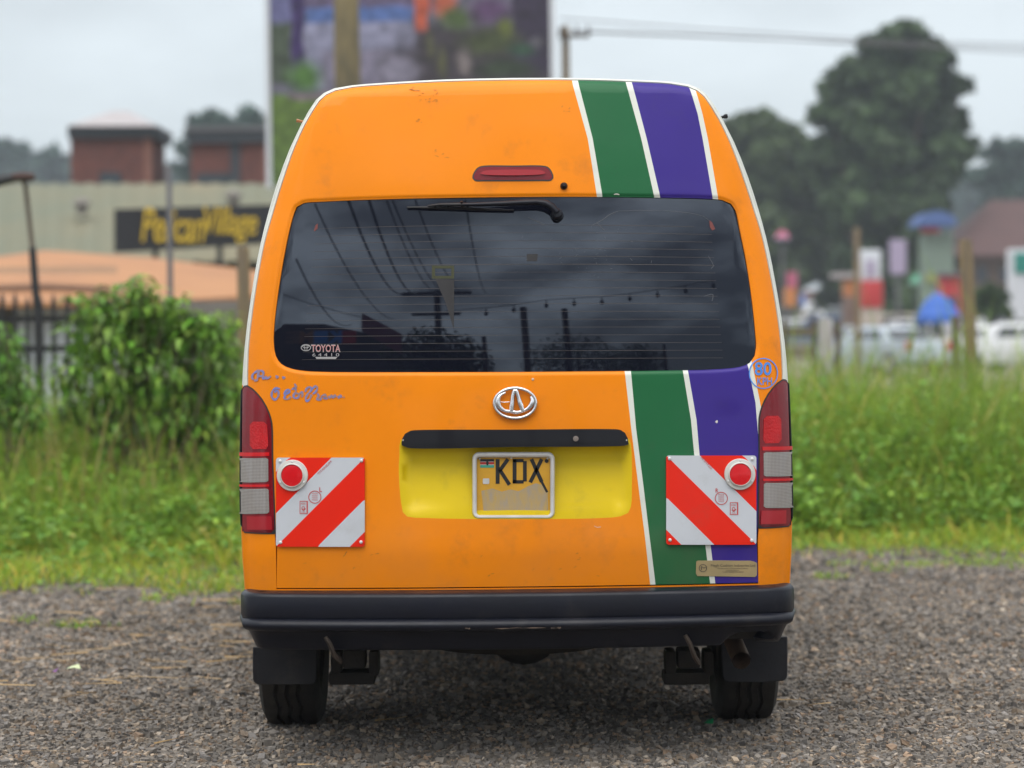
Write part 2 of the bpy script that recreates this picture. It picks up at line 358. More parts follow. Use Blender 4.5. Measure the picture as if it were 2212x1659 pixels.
def cdt(polys, lines, spacing, step=None):
    vs = []; es = []
    for pl, closed in [(p, True) for p in polys] + [(l, False) for l in lines]:
        q = resample(pl, step or spacing, closed); b = len(vs); vs += [tuple(p) for p in q]; n = len(q)
        es += [(b + i, b + (i + 1) % n) for i in range(n if closed else n - 1)]
    A = np.array(vs); lo = A.min(0); hi = A.max(0); nx, nz_ = [max(2, int((hi[k] - lo[k]) / spacing)) for k in (0, 1)]
    gx, gz = np.meshgrid(np.linspace(lo[0], hi[0], nx + 1), np.linspace(lo[1], hi[1], nz_ + 1)); g = np.stack([gx.ravel(), gz.ravel()], -1)
    keep = np.ones(len(g), bool)
    for pl, closed in [(p, True) for p in polys] + [(l, False) for l in lines]: keep &= seg_dist(g, np.asarray(pl), closed) > spacing * 0.4
    vs += [tuple(p) for p in g[keep]]
    r = geometry.delaunay_2d_cdt([Vector(v) for v in vs], es, [], 0, 1e-5)
    return np.array([tuple(v) for v in r[0]]), np.array([tuple(f) for f in r[2]])
def panel(name, mats, polys, keep, Yf, parent, lines=(), spacing=0.03, step=None, off=0.0, matfn=None, wall=0.0, flatoff=None):
    V, F = cdt(polys, lines, spacing, step); C = V[F].mean(1); k = keep(C); F = F[k]; C = C[k]
    used, inv = np.unique(F, return_inverse=True); V = V[used]; F = inv.reshape(-1, 3)
    x, z = V[:, 0].copy(), V[:, 1].copy(); n = nrm(x, z, Yf); o = off(V) if callable(off) else off
    P = np.stack([x, Yf(x, z), z], -1) + n * (np.asarray(o)[..., None] if np.ndim(o) else o)
    mi = matfn(C, P[F].mean(1)) if matfn else np.zeros(len(F), int)
    faces = [tuple(f) for f in F]; mis = [int(m) for m in mi]; nf = len(faces); verts = [tuple(p) for p in P]
    loopn = [tuple(n[i]) for f in F for i in f]
    if wall:
        cnt = {}
        for f, m in zip(faces, mis):
            for a, b in ((f[0], f[1]), (f[1], f[2]), (f[2], f[0])): cnt[(a, b)] = m
        bd = [(a, b, m) for (a, b), m in cnt.items() if (b, a) not in cnt]; mp_ = {}
        for a, b, m in bd:
            for i in (a, b):
                if i not in mp_: mp_[i] = len(verts); verts.append(tuple(P[i] - n[i] * wall))
        for a, b, m in bd:
            faces.append((b, a, mp_[a], mp_[b])); mis.append(m)
            fn = np.cross(P[a] - P[b], np.array(verts[mp_[a]]) - P[a]); fn = fn / max(np.linalg.norm(fn), 1e-9); loopn += [tuple(fn)] * 4
    off_ = wloc(parent) if parent else Vector((0, 0, 0))
    me = bpy.data.meshes.new(name); me.from_pydata([(v[0] - off_.x, v[1] - off_.y, v[2] - off_.z) for v in verts], [], faces)
    for m in (mats if isinstance(mats, (list, tuple)) else [mats]): me.materials.append(m)
    me.polygons.foreach_set('material_index', mis); me.polygons.foreach_set('use_smooth', [True] * len(faces))
    me.normals_split_custom_set(loopn)
    return link(name, me, parent)
def font_mesh(txt, bold=0.0, shear=0.0, space=1.0):
    c = bpy.data.curves.new('t', 'FONT'); c.body = txt; c.size = 1; c.offset = bold; c.shear = shear; c.space_character = space; c.resolution_u = 3
    o = bpy.data.objects.new('t', c); COL.objects.link(o); bpy.context.view_layer.update()
    me = bpy.data.meshes.new_from_object(o.evaluated_get(bpy.context.evaluated_depsgraph_get()))
    V = [tuple(v.co[:2]) for v in me.vertices]; F = [tuple(p.vertices) for p in me.polygons]
    bpy.data.objects.remove(o); bpy.data.curves.remove(c); bpy.data.meshes.remove(me)
    A = np.array(V); return (A - A.min(0)) / (A.max(0) - A.min(0)), F
def on_surf(px, py, Yf, off):
    q = hit(px, py, Yf); x, z = q[..., 0], q[..., 1]; n = nrm(x, z, Yf); return np.stack([x, Yf(x, z), z], -1) + n * off
def decal(name, m, parts, Yf, off, parent):
    """flat print: parts = [(Nx2 picture positions, faces)]"""
    mb = MB()
    for A, F in parts:
        P = on_surf(A[:, 0], A[:, 1], Yf, off); mb.add(P, F)
    o = mb.build(name, m, parent, smooth=0); return o
def text_at(txt, x0, y0, x1, y1, bold=0.0, shear=0.0, ang=0.0, space=1.0):
    A, F = font_mesh(txt, bold, shear, space); B = np.stack([x0 + A[:, 0] * (x1 - x0), y1 + A[:, 1] * (y0 - y1)], -1)
    if ang:
        c = np.array([(x0 + x1) / 2, (y0 + y1) / 2]); s, k = math.sin(ang), math.cos(ang); B = (B - c) @ np.array([[k, s], [-s, k]]) + c
    return B, F
def ring_px(cx, cy, rx, ry, w_, n=40, a0=0, a1=2 * math.pi):
    q = np.linspace(a0, a1, n + 1); A = np.concatenate([np.stack([cx + np.cos(q) * r1, cy + np.sin(q) * r2], -1) for r1, r2 in ((rx, ry), (rx - w_, ry - w_))])
    return A, [(i + 1, i, n + 1 + i, n + 2 + i) for i in range(n)]
def disc_px(cx, cy, r, n=24):
    q = np.linspace(0, 2 * math.pi, n, endpoint=False); return np.stack([cx + np.cos(q) * r, cy + np.sin(q) * r], -1), [tuple(range(n))[::-1]]
def stroke_px(pts, w_, step=4):
    p = smooth_poly(pts, False, step); n = len(p); ws = np.full(n, w_ / 2) * (0.55 + 0.45 * np.abs(np.sin(np.arange(n) * 0.45)))
    t = np.gradient(p, axis=0); t /= np.maximum(np.linalg.norm(t, axis=1, keepdims=True), 1e-6); nn = np.stack([-t[:, 1], t[:, 0]], -1)
    A = np.concatenate([p + nn * ws[:, None], p - nn * ws[:, None]]); return A, [(i, i + 1, n + i + 1, n + i) for i in range(n - 1)]

# ---------------------------------------------------------------- minibus body
bus = thing('minibus', 'orange high roofed minibus with green and purple stripes parked on the gravel', 'minibus', (0, 2.3, 0))
O_px = [(533,838),(535.5,753),(541,698),(548.6,642),(558,586),(570,525),(588,461),(609,392),(635,318),(658,268),(674,240),(688.5,218),(704,204),(725,194.5),(762,187.5),(830,182),(960,175),(1112,171.5)]
Ol = hits(O_px); Ol[-1, 0] = 0; Ol = smooth_poly(Ol, False, 0.03)
lamp_in = [(534,835),(545,842),(556,853),(565,864.5),(573,878),(579,891),(583,903),(585.5,915),(586.5,930),(587.3,989),(590,1061),(593,1149)]
li = smooth_poly(hits(lamp_in), False, 0.02)
tl = np.concatenate([hits([(597,1273)]), hits([(596,1180)]), li[::-1], Ol[1:]])
tl[0][1] = 0.545
T = np.concatenate([tl, mir(tl[:-1])[::-1]])                  # tailgate outline
T_IN = inset(T, -0.0042)
def lerp_x(py, pl): return np.interp(py, [p[1] for p in pl], [p[0] for p in pl])
UP = [[(1234,165),(1238,186),(1269.5,299),(1289,421),(1291,436)], [(1246.5,165),(1251,186),(1280.3,299),(1301,421),(1303,436)],
      [(1349,165),(1354,186),(1385,299),(1413,424),(1415.5,436)], [(1362,165),(1367,186),(1397,299),(1426,424),(1428.5,436)],
      [(1481,165),(1488,187),(1507,246),(1517.6,299),(1539.5,427),(1541,436)], [(1492,165),(1499,187),(1517.5,246),(1529,299),(1551,427),(1552.5,436)]]
LO = [[(1348,790),(1349.5,802),(1363.5,925),(1380,1058),(1392,1150),(1405,1267),(1406,1280)], [(1361.5,790),(1363,802),(1374,925),(1391,1058),(1402,1150),(1416.6,1267),(1418,1280)],
      [(1474,790),(1475,800),(1492.5,907),(1499.5,981),(1523.7,1178),(1534.7,1266),(1536,1280)], [(1485,790),(1486,800),(1504.6,907),(1511,981),(1535,1178),(1546,1266),(1548,1280)],
      [(1612,775),(1614,783),(1632,870),(1637.5,937),(1660,1000)], [(1623,775),(1624.5,783),(1642,870),(1660,960),(1680,1000)]]
ORDER = [0, 1, 2, 1, 3, 1, 0]
def tail_mat(C, P3):
    px, py = proj(P3); out = np.zeros(len(C), int)
    for lines, sel in ((UP, py < 434), (LO, py > 776)):
        k = np.zeros(len(C), int)
        for i, pl in enumerate(lines): k = np.where(px > lerp_x(py, pl), i + 1, k)
        if lines is LO: k = np.where((py > 1000) & (k > 4), 4, k)
        out = np.where(sel, np.array(ORDER)[k], out)
    return np.where(inside(C, Rc), 4, out)
G_r1, G_r2 = inset(G, 0.005), inset(G, 0.014)
if seg_dist(np.array([[0., 2.0]]), G_r2, True)[0] > seg_dist(np.array([[0., 2.0]]), G, True)[0]: G_r1, G_r2 = inset(G, -0.005), inset(G, -0.014)
Rc_in = [inset(Rc, s * (-1 if True else 1)) for s in (0.012, 0.024, 0.036)]
tailgate = panel('tailgate', [M['orange'], M['white_paint'], M['green'], M['purple'], M['yellow']], [T_IN, G, G_r1, G_r2, Rc] + Rc_in,
                 lambda C: inside(C, T_IN) & ~inside(C, G), Ytail, bus, lines=[hits(l) for l in UP + LO], spacing=0.03, step=0.02, matfn=tail_mat, wall=0.016)
# body shell: rear corners, white edge band, sides and roof in one mesh
LAMP = np.concatenate([li, hits([(593,1150.5),(521,1148)]), S[(S[:, 0] < 0) & (S[:, 1] < li[0, 1] - .001) & (S[:, 1] > 0.72)]])
_zl = hits([(560,1150.5)])[0, 1]
_sx = lambda z: np.interp(z, [s[1] for s in S if s[0] < -.3], [s[0] for s in S if s[0] < -.3])
LAMP = np.concatenate([li, [[li[-1, 0], _zl], [_sx(_zl), _zl]], [s for s in S if s[0] < 0 and _zl + .004 < s[1] < li[0, 1] - 0.004], [[_sx(li[0, 1]), li[0, 1]]]])
LAMP = np.array([p for p in LAMP])
zb = 0.545
Sb = np.concatenate([S, [[S[-1, 0], zb], [S[0, 0], zb]]]) if S[0, 1] > zb else S
def body_mat(C, P3): return np.where(C[:, 1] > li[0, 1], 1, 0)
def body_keep(C): return inside(C, Sb) & ~inside(C, T) & ~inside(C, LAMP) & ~inside(C, mir(LAMP)) & (C[:, 1] > zb - 0.02)
rear_skin = panel('body', [M['orange'], M['white_paint']], [T, LAMP, mir(LAMP), Sb], body_keep, Y, bus, spacing=0.03, step=0.02, matfn=body_mat, wall=0.012)
rear_skin['label'] = 'white sided body with orange rear corners'
mb = MB(); n_ = len(S)
nout = np.zeros_like(S); tt = np.gradient(S, axis=0); tt /= np.linalg.norm(tt, axis=1, keepdims=True); nout = np.stack([-tt[:, 1], tt[:, 0]], -1)
RS = Rc_(S[:, 1]); rows = []; yb = Ybase(S[:, 0], S[:, 1])
for t in (0.06, 0.04, 0.022, 0.008, 0.0):
    q = S + nout * (0.06 - t) * RS[:, None]; f = RS * (1 - math.sqrt(1 - (1 - t) ** 2)); rows.append(np.stack([q[:, 0], yb + f, q[:, 1]], -1))
S2 = S + nout * 0.06 * RS[:, None]
for y in (0.62, 0.9, 1.6, 3.0, 4.0): rows.append(np.stack([S2[:, 0] * (1.012 if y < 3.5 else 1.0), np.full(n_, y) , S2[:, 1] + (0.01 if y > 0.8 else 0) * (S2[:, 1] > 1.9)], -1))
for y, k, dz in ((4.35, 0.95, -0.14), (4.62, 0.9, -0.5), (4.85, 0.87, -0.95)):
    zz = np.where(S2[:, 1] > 1.2, S2[:, 1] + dz * (S2[:, 1] - 0.7) / 1.45, S2[:, 1]); rows.append(np.stack([S2[:, 0] * k, np.full(n_, y), zz], -1))
vs = np.concatenate(rows); fs = [(r * n_ + i, r * n_ + i + 1, (r + 1) * n_ + i + 1, (r + 1) * n_ + i) for r in range(len(rows) - 1) for i in range(n_ - 1)]
mm_ = [0 if (vs[f[0]][2] < li[0, 1] and r < 5) else 1 for r in range(len(rows) - 1) for f in fs[r * (n_ - 1):(r + 1) * (n_ - 1)]]
mb.v = [tuple(v) for v in vs]; mb.f = fs; mb.m = mm_
mb.add([tuple(v) for v in rows[-1]], [tuple(range(n_))], 1)                       # nose
side = mb.build('side_shell', [M['orange'], M['white_paint']], rear_skin, smooth=50)
for sx in (-1, 1):                                                              # lower sills and dark side glass
    mb = MB(); mb.box((sx * 0.83, 2.55, 0.47), (0.05, 3.7, 0.20)); mb.build('sill', M['white_paint'], rear_skin, bevel=0.02)
    for y0, y1 in ((1.0, 1.62), (1.70, 2.60), (2.68, 2.98)):
        mb = MB(); zs_ = [1.20, 1.3, 1.4, 1.5, 1.6, 1.7]; xs = [sx * (float(np.interp(z, S2[:len(S2)//2, 1], -S2[:len(S2)//2, 0])) * 1.012 + 0.006) for z in zs_]
        mb.add([(xs[j], y, z) for y in (y0, y1) for j, z in enumerate(zs_)], [(j, 6 + j, 7 + j, j + 1) for j in range(5)]); mb.build('side_window', M['glass'], bus)
# dark sheet standing in for the unlit inside behind the seams, plus floor pan
mb = MB(); mb.box((0, 0.75, 1.1), (1.5, 0.02, 1.2)); mb.box((0, 2.4, 0.46), (1.56, 4.3, 0.12)); mb.build('floor_and_backing', M['under'], bus)

# ---------------------------------------------------------------- rear window
GI = inset(G, 0.004 if abs(np.abs(inset(G, 0.004)).sum()) > abs(np.abs(G).sum()) else -0.004)
Yg = lambda x, z: Y(x, z) + 0.012
window = panel('rear_window', M['glass'], [GI], lambda C: inside(C, GI), Yg, bus, spacing=0.035, step=0.02, wall=0.005)
# heater wires of the rear window: one hair-thin grid
wires = []
for i, yy in enumerate(np.linspace(486, 775, 18)):
    k = (yy - 486) / 289; x0 = 683 - 30 * k ** .9; x1 = 1536 + 26 * k
    if i == 0: x0 = 690; x1 = 1500
    p = [(x0 + (x1 - x0) * t, yy + 6 * (t - .5) ** 2 * 4 * (1 - k) - 4 * (t - .5)) for t in np.linspace(0, 1, 14)]; wires.append(stroke_px(p, 0.85 if i != 5 else 1.3, 60))
M['heater'] = mat('heater_wire', (0.075, 0.062, 0.058), rough=0.6)
decal('heater_grid', M['heater'], wires, Yg, 0.001, window)['kind'] = 'stuff'
M['scratch'] = mat('glass_scratch', (0.10, 0.105, 0.115), rough=0.6)
sc = []
for i in range(34):
    x = random.gauss(1265, 70); y = random.gauss(540, 40); a = U(0, 6.3); l_ = U(1.5, 8); sc.append(stroke_px([(x, y), (x + math.cos(a) * l_, y + math.sin(a) * l_ * .8)], U(0.6, 1.3), 5))
sc += [stroke_px([(1280,486),(1300,476),(1320,462),(1336,456)], 1.2, 8), stroke_px([(1336,456),(1400,455),(1470,458),(1520,468),(1536,480)], .8, 12), stroke_px([(1288,480),(1306,498)], 1, 8), stroke_px([(1520,640),(1540,636),(1538,650)], 1.2, 6),
       stroke_px([(1140,470),(1160,478),(1176,486)], 1.2, 6), stroke_px([(1530,553),(1541,575),(1536,580)], 1, 6)]
decal('scratches', M['scratch'], sc, Yg, 0.0013, window)['kind'] = 'stuff'
M['tab_red'] = mat('red_tab', (0.16, 0.035, 0.03), rough=0.6)
for pl in ([(678,498),(682,486),(687,483),(686,494),(680,500)], [(1532,476),(1538,480),(1545,495),(1538,498),(1533,490)]): decal('corner_tab', M['tab_red'], [(np.array(pl), [tuple(range(5))])], Yg, 0.0015, window)
M['pale_slip'] = mat('pale_slip', (0.028, 0.026, 0.028), rough=0.7, var=0.3, vscale=25); M['yellow_slip'] = mat('yellow_slip', (0.042, 0.045, 0.016), rough=0.7)
decal('pennant', M['pale_slip'], [(np.array([(940,602),(981,604),(981,660),(980,712),(974,690),(962,652)]), [tuple(range(6))])], Yg, 0.0012, window); decal('paper_slip', M['pale_slip'], [(np.array([(1138,549),(1162,549),(1160,564),(1138,564)]), [(0,1,2,3)])], Yg, 0.0012, window)
decal('slip_frame', M['yellow_slip'], [(np.array([(933,574),(981,574),(981,602),(933,602),(940,580),(975,580),(975,596),(940,596)]), [(0,1,5,4),(1,2,6,5),(2,3,7,6),(3,0,4,7)])], Yg, 0.0014, window)
# maker's sticker in the window corner
M['st_pink'] = mat('sticker_pink', (0.50, 0.20, 0.20), rough=0.5); M['st_grey'] = mat('sticker_grey', (0.33, 0.32, 0.32), rough=0.5)
st = decal('window_sticker', M['st_grey'], [text_at('TOYOTA', 672.2, 744.2, 735.6, 761, 0.03), ring_px(661, 751, 11, 7.5, 1.6, 24), ring_px(661, 748.5, 7.5, 3.6, 1.4, 20), ring_px(661, 751, 3.6, 7.2, 1.4, 20),
      (np.array([(681,771),(729,771),(725,775.5),(684,775.5)]), [(0,1,2,3)]), text_at('6 4 4 1 0', 675, 763, 733, 770, 0.0)], Yg, 0.0016, window)
decal('sticker_letters', M['st_pink'], [text_at('TOYOTA', 673.5, 745.6, 734.5, 759.6, 0.0)], Yg, 0.0022, window)

# wiper
wp = lambda px, py, o: Vector(on_surf(np.array(px, float), np.array(py, float), Yg, o))
mb = MB(); ax = [wp(1203, 466, o) for o in (0.0, 0.02, 0.034, 0.04)]
mb.tube([wp(1203,466,0.0), wp(1203,466,0.012)], [0.021, 0.019], 20); mb.tube([wp(1203,466,0.012), wp(1203,466,0.034), wp(1203,466,0.038)], [0.0165, 0.0165, 0.012], 20)
wiper = mb.build('wiper', M['black_plastic'], bus)
mb = MB(); P = [(1203,465),(1192,453),(1178,445),(1160,442.5),(1130,443.5),(1080,446),(1030,447.5),(1000,448)]
mb.tube([wp(a, b, 0.036) for a, b in P], [0.0135, 0.0155, 0.0145, 0.0125, 0.012, 0.0105, 0.008, 0.006], 12, flat=0.75); mb.build('wiper_arm', M['black_plastic'], wiper)
mb = MB(); P = [(880,450.2),(905,450),(925,450.5),(960,450.5),(1000,452),(1050,454.5),(1110,456.5)]
mb.tube([wp(a, b, 0.012) for a, b in P], [0.003, 0.004, 0.0055, 0.006, 0.006, 0.005, 0.003], 8)
P = [(925,449),(950,446),(1000,445.5),(1045,447.5)]; mb.tube([wp(a, b, 0.024) for a, b in P], [0.003, 0.0045, 0.006, 0.004], 8)
for a in (938, 968, 1010): mb.tube([wp(a, 451, 0.012), wp(a + 3, 446.5, 0.024)], 0.004, 6)
mb.tube([wp(998,440,0.03), wp(1000,452,0.018)], 0.005, 8); mb.build('wiper_blade', M['gloss_black'], wiper)
M['lens_mid'] = mat('mid_red_lens', (.33, .006, .014), rough=.25, coat=.3)
# washer nozzle and high brake lamp
mb = MB(); q = lambda o: Vector(on_surf(np.array(1218.), np.array(402.5), Ytail, o)); mb.tube([q(0), q(0.006), q(0.013), q(0.018)], [0.0115, 0.0115, 0.0095, 0.004], 16); mb.build('washer_nozzle', M['gloss_black'], bus)
bl = smooth_poly(hits([(1023,384),(1026,374),(1034,364),(1044,361),(1110,360.5),(1170,360.5),(1182,363),(1190,373),(1193,384),(1189,388),(1170,388.5),(1110,389),(1046,389),(1027,388.5)], Ytail), True, 0.006)
brake = panel('brake_light', M['lens_dark'], [bl], lambda C: inside(C, bl), Ytail, bus, spacing=0.012, off=lambda V: 0.012 * np.sqrt(np.clip(seg_dist(V, bl, True) / 0.014, 0, 1)) + 0.001, wall=0.01)
br = smooth_poly(hits([(1038,377.5),(1044,372.5),(1052,371),(1168,370.5),(1175,373),(1178,377),(1173,379),(1046,380)], Ytail), True, 0.006)
panel('red_lens', M['lens_mid'], [br], lambda C: inside(C, br), Ytail, brake, spacing=0.014, off=0.0155, wall=0.006)
bo = inset(bl, 0.004 if abs(inset(bl, 0.004)).max() > abs(bl).max() else -0.004)
panel('lamp_seat', M['ink_black'], [bo], lambda C: inside(C, bo), Ytail, brake, spacing=0.014, off=0.0012, wall=0.004)

M['lens_glow'] = mat('bulb_red_lens', (.55, .005, .009), rough=.25, coat=.3, spec=.35, bump=.2, bscale=160, var=.35, vscale=16)
# ---------------------------------------------------------------- tail lamps
for sx in (-1, 1):
    fl = (lambda p: p) if sx < 0 else mir
    LP = fl(LAMP); lab = None
    lamp = panel('tail_lamp', M['lens_dark'], [LP], lambda C: inside(C, LP), Y, bus, spacing=0.014, step=0.012,
                 off=lambda V: 0.010 * np.sqrt(np.clip(seg_dist(V, LP, True) / 0.012, 0.02, 1)), wall=0.03)
    LS = inset(LP, .0045); LS = LS if abs(LS[:, 0]).min() < abs(LP[:, 0]).min() else inset(LP, -.0045)
    panel('lamp_seal', M['ink_black'], [LS], lambda C: inside(C, LS) & (seg_dist(C, S, False) > .006), Y, lamp, spacing=0.03, step=0.012, off=0.0015, wall=0.003)
    for nm, mt, pl, o in (('clear_lens', 'lens_clear', [(521,991),(524,989.5),(577,989),(581,992),(581.5,1038),(578,1041),(523,1041),(520.5,1039)], 0.012),
                          ('clear_lens', 'lens_clear', [(521,1057),(524,1055.5),(578,1055),(582,1058),(583,1106),(579,1109),(524,1109),(521.5,1107)], 0.012),
                          ('red_lens', 'lens_glow', [(545,918),(551,911),(572,911),(579,918),(581,962),(577,970),(551,970),(545,962)], 0.0113),
                          ('red_lens', 'lens_red', [(524,977),(583,977),(583,985),(524,985)], 0.0113),
                          ('red_lens', 'lens_red', [(524,1046),(583,1046),(583,1051),(524,1051)], 0.0115),
                          ('reflex_lens', 'lens_mid', [(539,1115),(588,1115),(590,1144),(540,1144)], 0.0115)):
        pp = fl(smooth_poly(hits(pl), True, 0.05) if False else hits(pl))
        panel(nm, M[mt], [pp, LP], lambda C: inside(C, pp) & inside(C, LP), Y, lamp, spacing=0.012, step=0.01, off=o, wall=0.004)
# little marker lamps on the roof edge
for px, py, m, lab in ((652, 263, 'lamp_amber', None), (1562, 253, 'gloss_black', None)):
    sx = -1 if px < 1112 else 1; z = hits([(px, py)])[0][1]; x = sx * np.interp(z, Sl[:, 1], -Sl[:, 0])
    p = Vector((x, 0.36, z)); mb = MB(); mb.tube([p - Vector((sx * .02, 0, .0)), p + Vector((sx * .006, -.005, .004)), p + Vector((sx * .014, -.008, .006)), p + Vector((sx * .02, -.008, .007))], [0.004, 0.0045, 0.008 if sx > 0 else 0.0055, 0.006], 10)
    mb.build('edge_marker', M[m], bus)

# ---------------------------------------------------------------- marker boards
def board(sx):
    X0, X1, Y0, Y1 = (597.5, 788.5, 988.5, 1180.5) if sx < 0 else (1438.5, 1632.5, 984, 1176)
    r = 6; cs = [(X0 + r, Y0 + r, math.pi), (X1 - r, Y0 + r, 1.5 * math.pi), (X1 - r, Y1 - r, 0), (X0 + r, Y1 - r, .5 * math.pi)]
    pl = hits([(cx + r * math.cos(a + k * math.pi / 8), cy + r * math.sin(a + k * math.pi / 8)) for cx, cy, a in cs for k in range(5)], Y)
    W_, H_ = X1 - X0, Y1 - Y0; ss = [.074, .313, .50, .734, .917]
    def uv(a, b): return (X0 + a * W_ if sx < 0 else X1 - a * W_, Y0 + b * H_)
    ln = []
    for s in ss:
        k = 2 * s; a, b = ((0, k), (k, 0)) if k <= 1 else ((k - 1, 1), (1, k - 1)); e = 0.04
        ln.append(hits([uv(a[0] - e, a[1] + e), uv(b[0] + e, b[1] - e)], Y))
    def mf(C, P3):
        px, py = proj(P3); u = (px - X0) / W_ if sx < 0 else (X1 - px) / W_; s = (u + (py - Y0) / H_) / 2
        return np.searchsorted(ss, s) % 2 
    o = panel('marker_board', [M['board_white'], M['board_red']], [pl], lambda C: inside(C, pl), Y, bus, lines=ln, spacing=0.03, step=0.012, off=0.010, matfn=mf, wall=0.009)
    o['label'] = 'red and white striped board marked ' + ('L' if sx < 0 else 'R')
    Y2 = lambda x, z: Y(x, z) - 0.010
    for u, v in ((.04, .04), (.96, .035), (.045, .955), (.955, .95)):
        px, py = uv(u, v); f = lambda k: Vector(on_surf(np.array(px), np.array(py), Y2, k)); mb = MB(); mb.tube([f(0), f(.003), f(.0045)], [.0055, .005, .002], 10); mb.build('screw', M['silver'], o)
    cx, cy = (632, 1027) if sx < 0 else (1597.8, 1024.5)
    f = lambda a, b, k: Vector(on_surf(np.array(float(a)), np.array(float(b)), Y2, k)); c0 = f(cx, cy, 0); ex = (f(cx + 34, cy, 0) - c0).normalized(); ez = (f(cx, cy - 34, 0) - c0).normalized(); en = ex.cross(ez).normalized()
    if en.y > 0: en = -en
    def lathe(prof, nm, m):
        mb = MB(); n = 40; vs = [c0 + ex * (rr * math.cos(2*math.pi*j/n)) + ez * (rr * math.sin(2*math.pi*j/n)) + en * hh for rr, hh in prof for j in range(n)]
        fs = [(i * n + j, i * n + (j + 1) % n, (i + 1) * n + (j + 1) % n, (i + 1) * n + j) for i in range(len(prof) - 1) for j in range(n)] + [tuple((len(prof) - 1) * n + j for j in range(n))]
        return mb.add(vs, fs).build(nm, m, o, smooth=35)
    lathe([(.0485, 0), (.0485, .006), (.047, .008), (.0375, .009), (.0370, .014), (.0345, .016), (.0335, .012), (.032, .010)], 'reflector_rim', M['ring_white'])
    lathe([(.0335, .008), (.0335, .012), (.032, .0135), (.02, .015), (.001, .0155)], 'reflector', M['reflect_red'])
    for k in range(3):
        a = math.pi / 2 + k * 2 * math.pi / 3; p = c0 + (ex * math.cos(a) + ez * math.sin(a)) * 0.0425; mb = MB(); mb.tube([p + en * .008, p + en * .0105, p + en * .0115], [.003, .0028, .001], 8); mb.build('screw', M['silver'], o)
    t = [text_at('L', 690, 1052.5, 695.5, 1062.5, 0.02) if sx < 0 else text_at('R', 1545.5, 1055, 1551.5, 1064, 0.01)]
    sxp, syp = (680.2, 1073.7) if sx < 0 else (1558, 1076.5); rpx = [(647.5, 1082, 665, 1110)] if sx < 0 else [(1576.6, 1085, 1594.5, 1112)]
    t += [ring_px(sxp, syp, 14, 14, 1.6, 26)] + [text_at('MADE', sxp - 6, syp - 9 + 4.5 * k, sxp + 6, syp - 6 + 4.5 * k) for k in range(4)]
    x0, y0, x1, y1 = rpx[0]
    A = np.array([(x0, y0), (x1, y0), (x1, y1), (x0, y1), (x0 + 1.4, y0 + 1.4), (x1 - 2.6, y0 + 1.4), (x1 - 2.6, y1 - 1.4), (x0 + 1.4, y1 - 1.4)])
    t += [(A, [(0, 1, 5, 4), (1, 2, 6, 5), (2, 3, 7, 6), (3, 0, 4, 7)]), text_at('KEBS', x0 + 3, y0 + 4, x1 - 5, y0 + 8), stroke_px([(x0 + 4, y1 - 11), (x0 + 8, y1 - 7), (x1 - 5, y1 - 12)], 2.4), ring_px((x0 + x1) / 2 - 1, y1 - 13, 3.6, 3.6, 1.2, 14), text_at('KENYA', x0 + 4, y1 - 5, x1 - 5, y1 - 2.5)]
    t += [text_at('TITANIUM', 681, 1008, 721, 1013, 0, 0, -0.78) if sx < 0 else text_at('TITANIUM', 1510, 997, 1544, 1003, 0, 0, 0.84 + math.pi)]
    decal('board_print', M['print_red'], t, Y2, 0.0015, o)['kind'] = 'stuff'
board(-1); board(1)

# ---------------------------------------------------------------- handle bar, emblem, number plate, stickers
gb = smooth_poly(hits([(868,962),(869,948),(875,937),(887,930.5),(905,929),(1113,928),(1320,927),(1340,928.5),(1350,935),(1356,947),(1358,960),(1350,962.5),(1113,965.5),(880,967)], Y), True, 0.01)
bar = panel('handle_bar', M['gloss_black'], [gb], lambda C: inside(C, gb), Y, bus, spacing=0.014, off=lambda V: 0.002 + 0.034 * np.sqrt(1 - (1 - np.clip(seg_dist(V, gb, True) / 0.022, 0, 1)) ** 2), wall=0.04)
f = lambda a, b, k: Vector(on_surf(np.array(float(a)), np.array(float(b)), Y, k)); mb = MB(); mb.tube([f(1242.5, 947.7, .03), f(1242.5, 947.7, .038), f(1242.5, 947.7, .0385)], [.0085, .0085, .006], 18); mb.build('lock_barrel', mat('dull_metal', (0.22, 0.18, 0.16), rough=0.5, metal=.4), bar)
for a, b in ((872, 951), (1352, 951)): mb = MB(); mb.tube([f(a, b, .018), f(a, b, .024)], [.003, .002], 8); mb.build('screw', M['silver'], bar)
# emblem
def em(u, v): return (1112.6 + (u - 660) * .2024, 871.5 + (v - 300) * .2024)
def etube(name, pts, r, parent, o=0.010, flat=.7):
    p = smooth_poly([em(*q) for q in pts], False, 3); P = on_surf(p[:, 0], p[:, 1], Ytail, o); mb = MB(); rr = r if not isinstance(r, (list, tuple)) else list(np.interp(np.linspace(0, 1, len(p)), np.linspace(0, 1, len(r)), r)); mb.tube([Vector(x) for x in P], rr, 10); return mb.build(name, M['chrome'], parent)
el = [(660 + 222 * math.cos(a), 298 + 160 * math.sin(a)) for a in np.linspace(0, 2 * math.pi, 41)]
emblem = etube('emblem', el, 0.0052, bus)
etube('emblem_bowl', [(560,185),(505,215),(480,255),(478,300),(510,350),(560,380),(620,386),(680,396),(740,382),(800,350),(838,300),(845,262),(825,228)], [.003,.005,.008,.009,.007,.005,.0055,.006,.005,.005,.007,.008,.004], emblem)
etube('emblem_peak', [(622,375),(628,300),(636,220),(655,165),(672,165),(692,220),(715,300),(738,368)], [.007,.0075,.0065,.006,.006,.0065,.0085,.0065], emblem, .012)
etube('emblem_bar', [(492,280),(530,288),(600,284)], .0014, emblem)
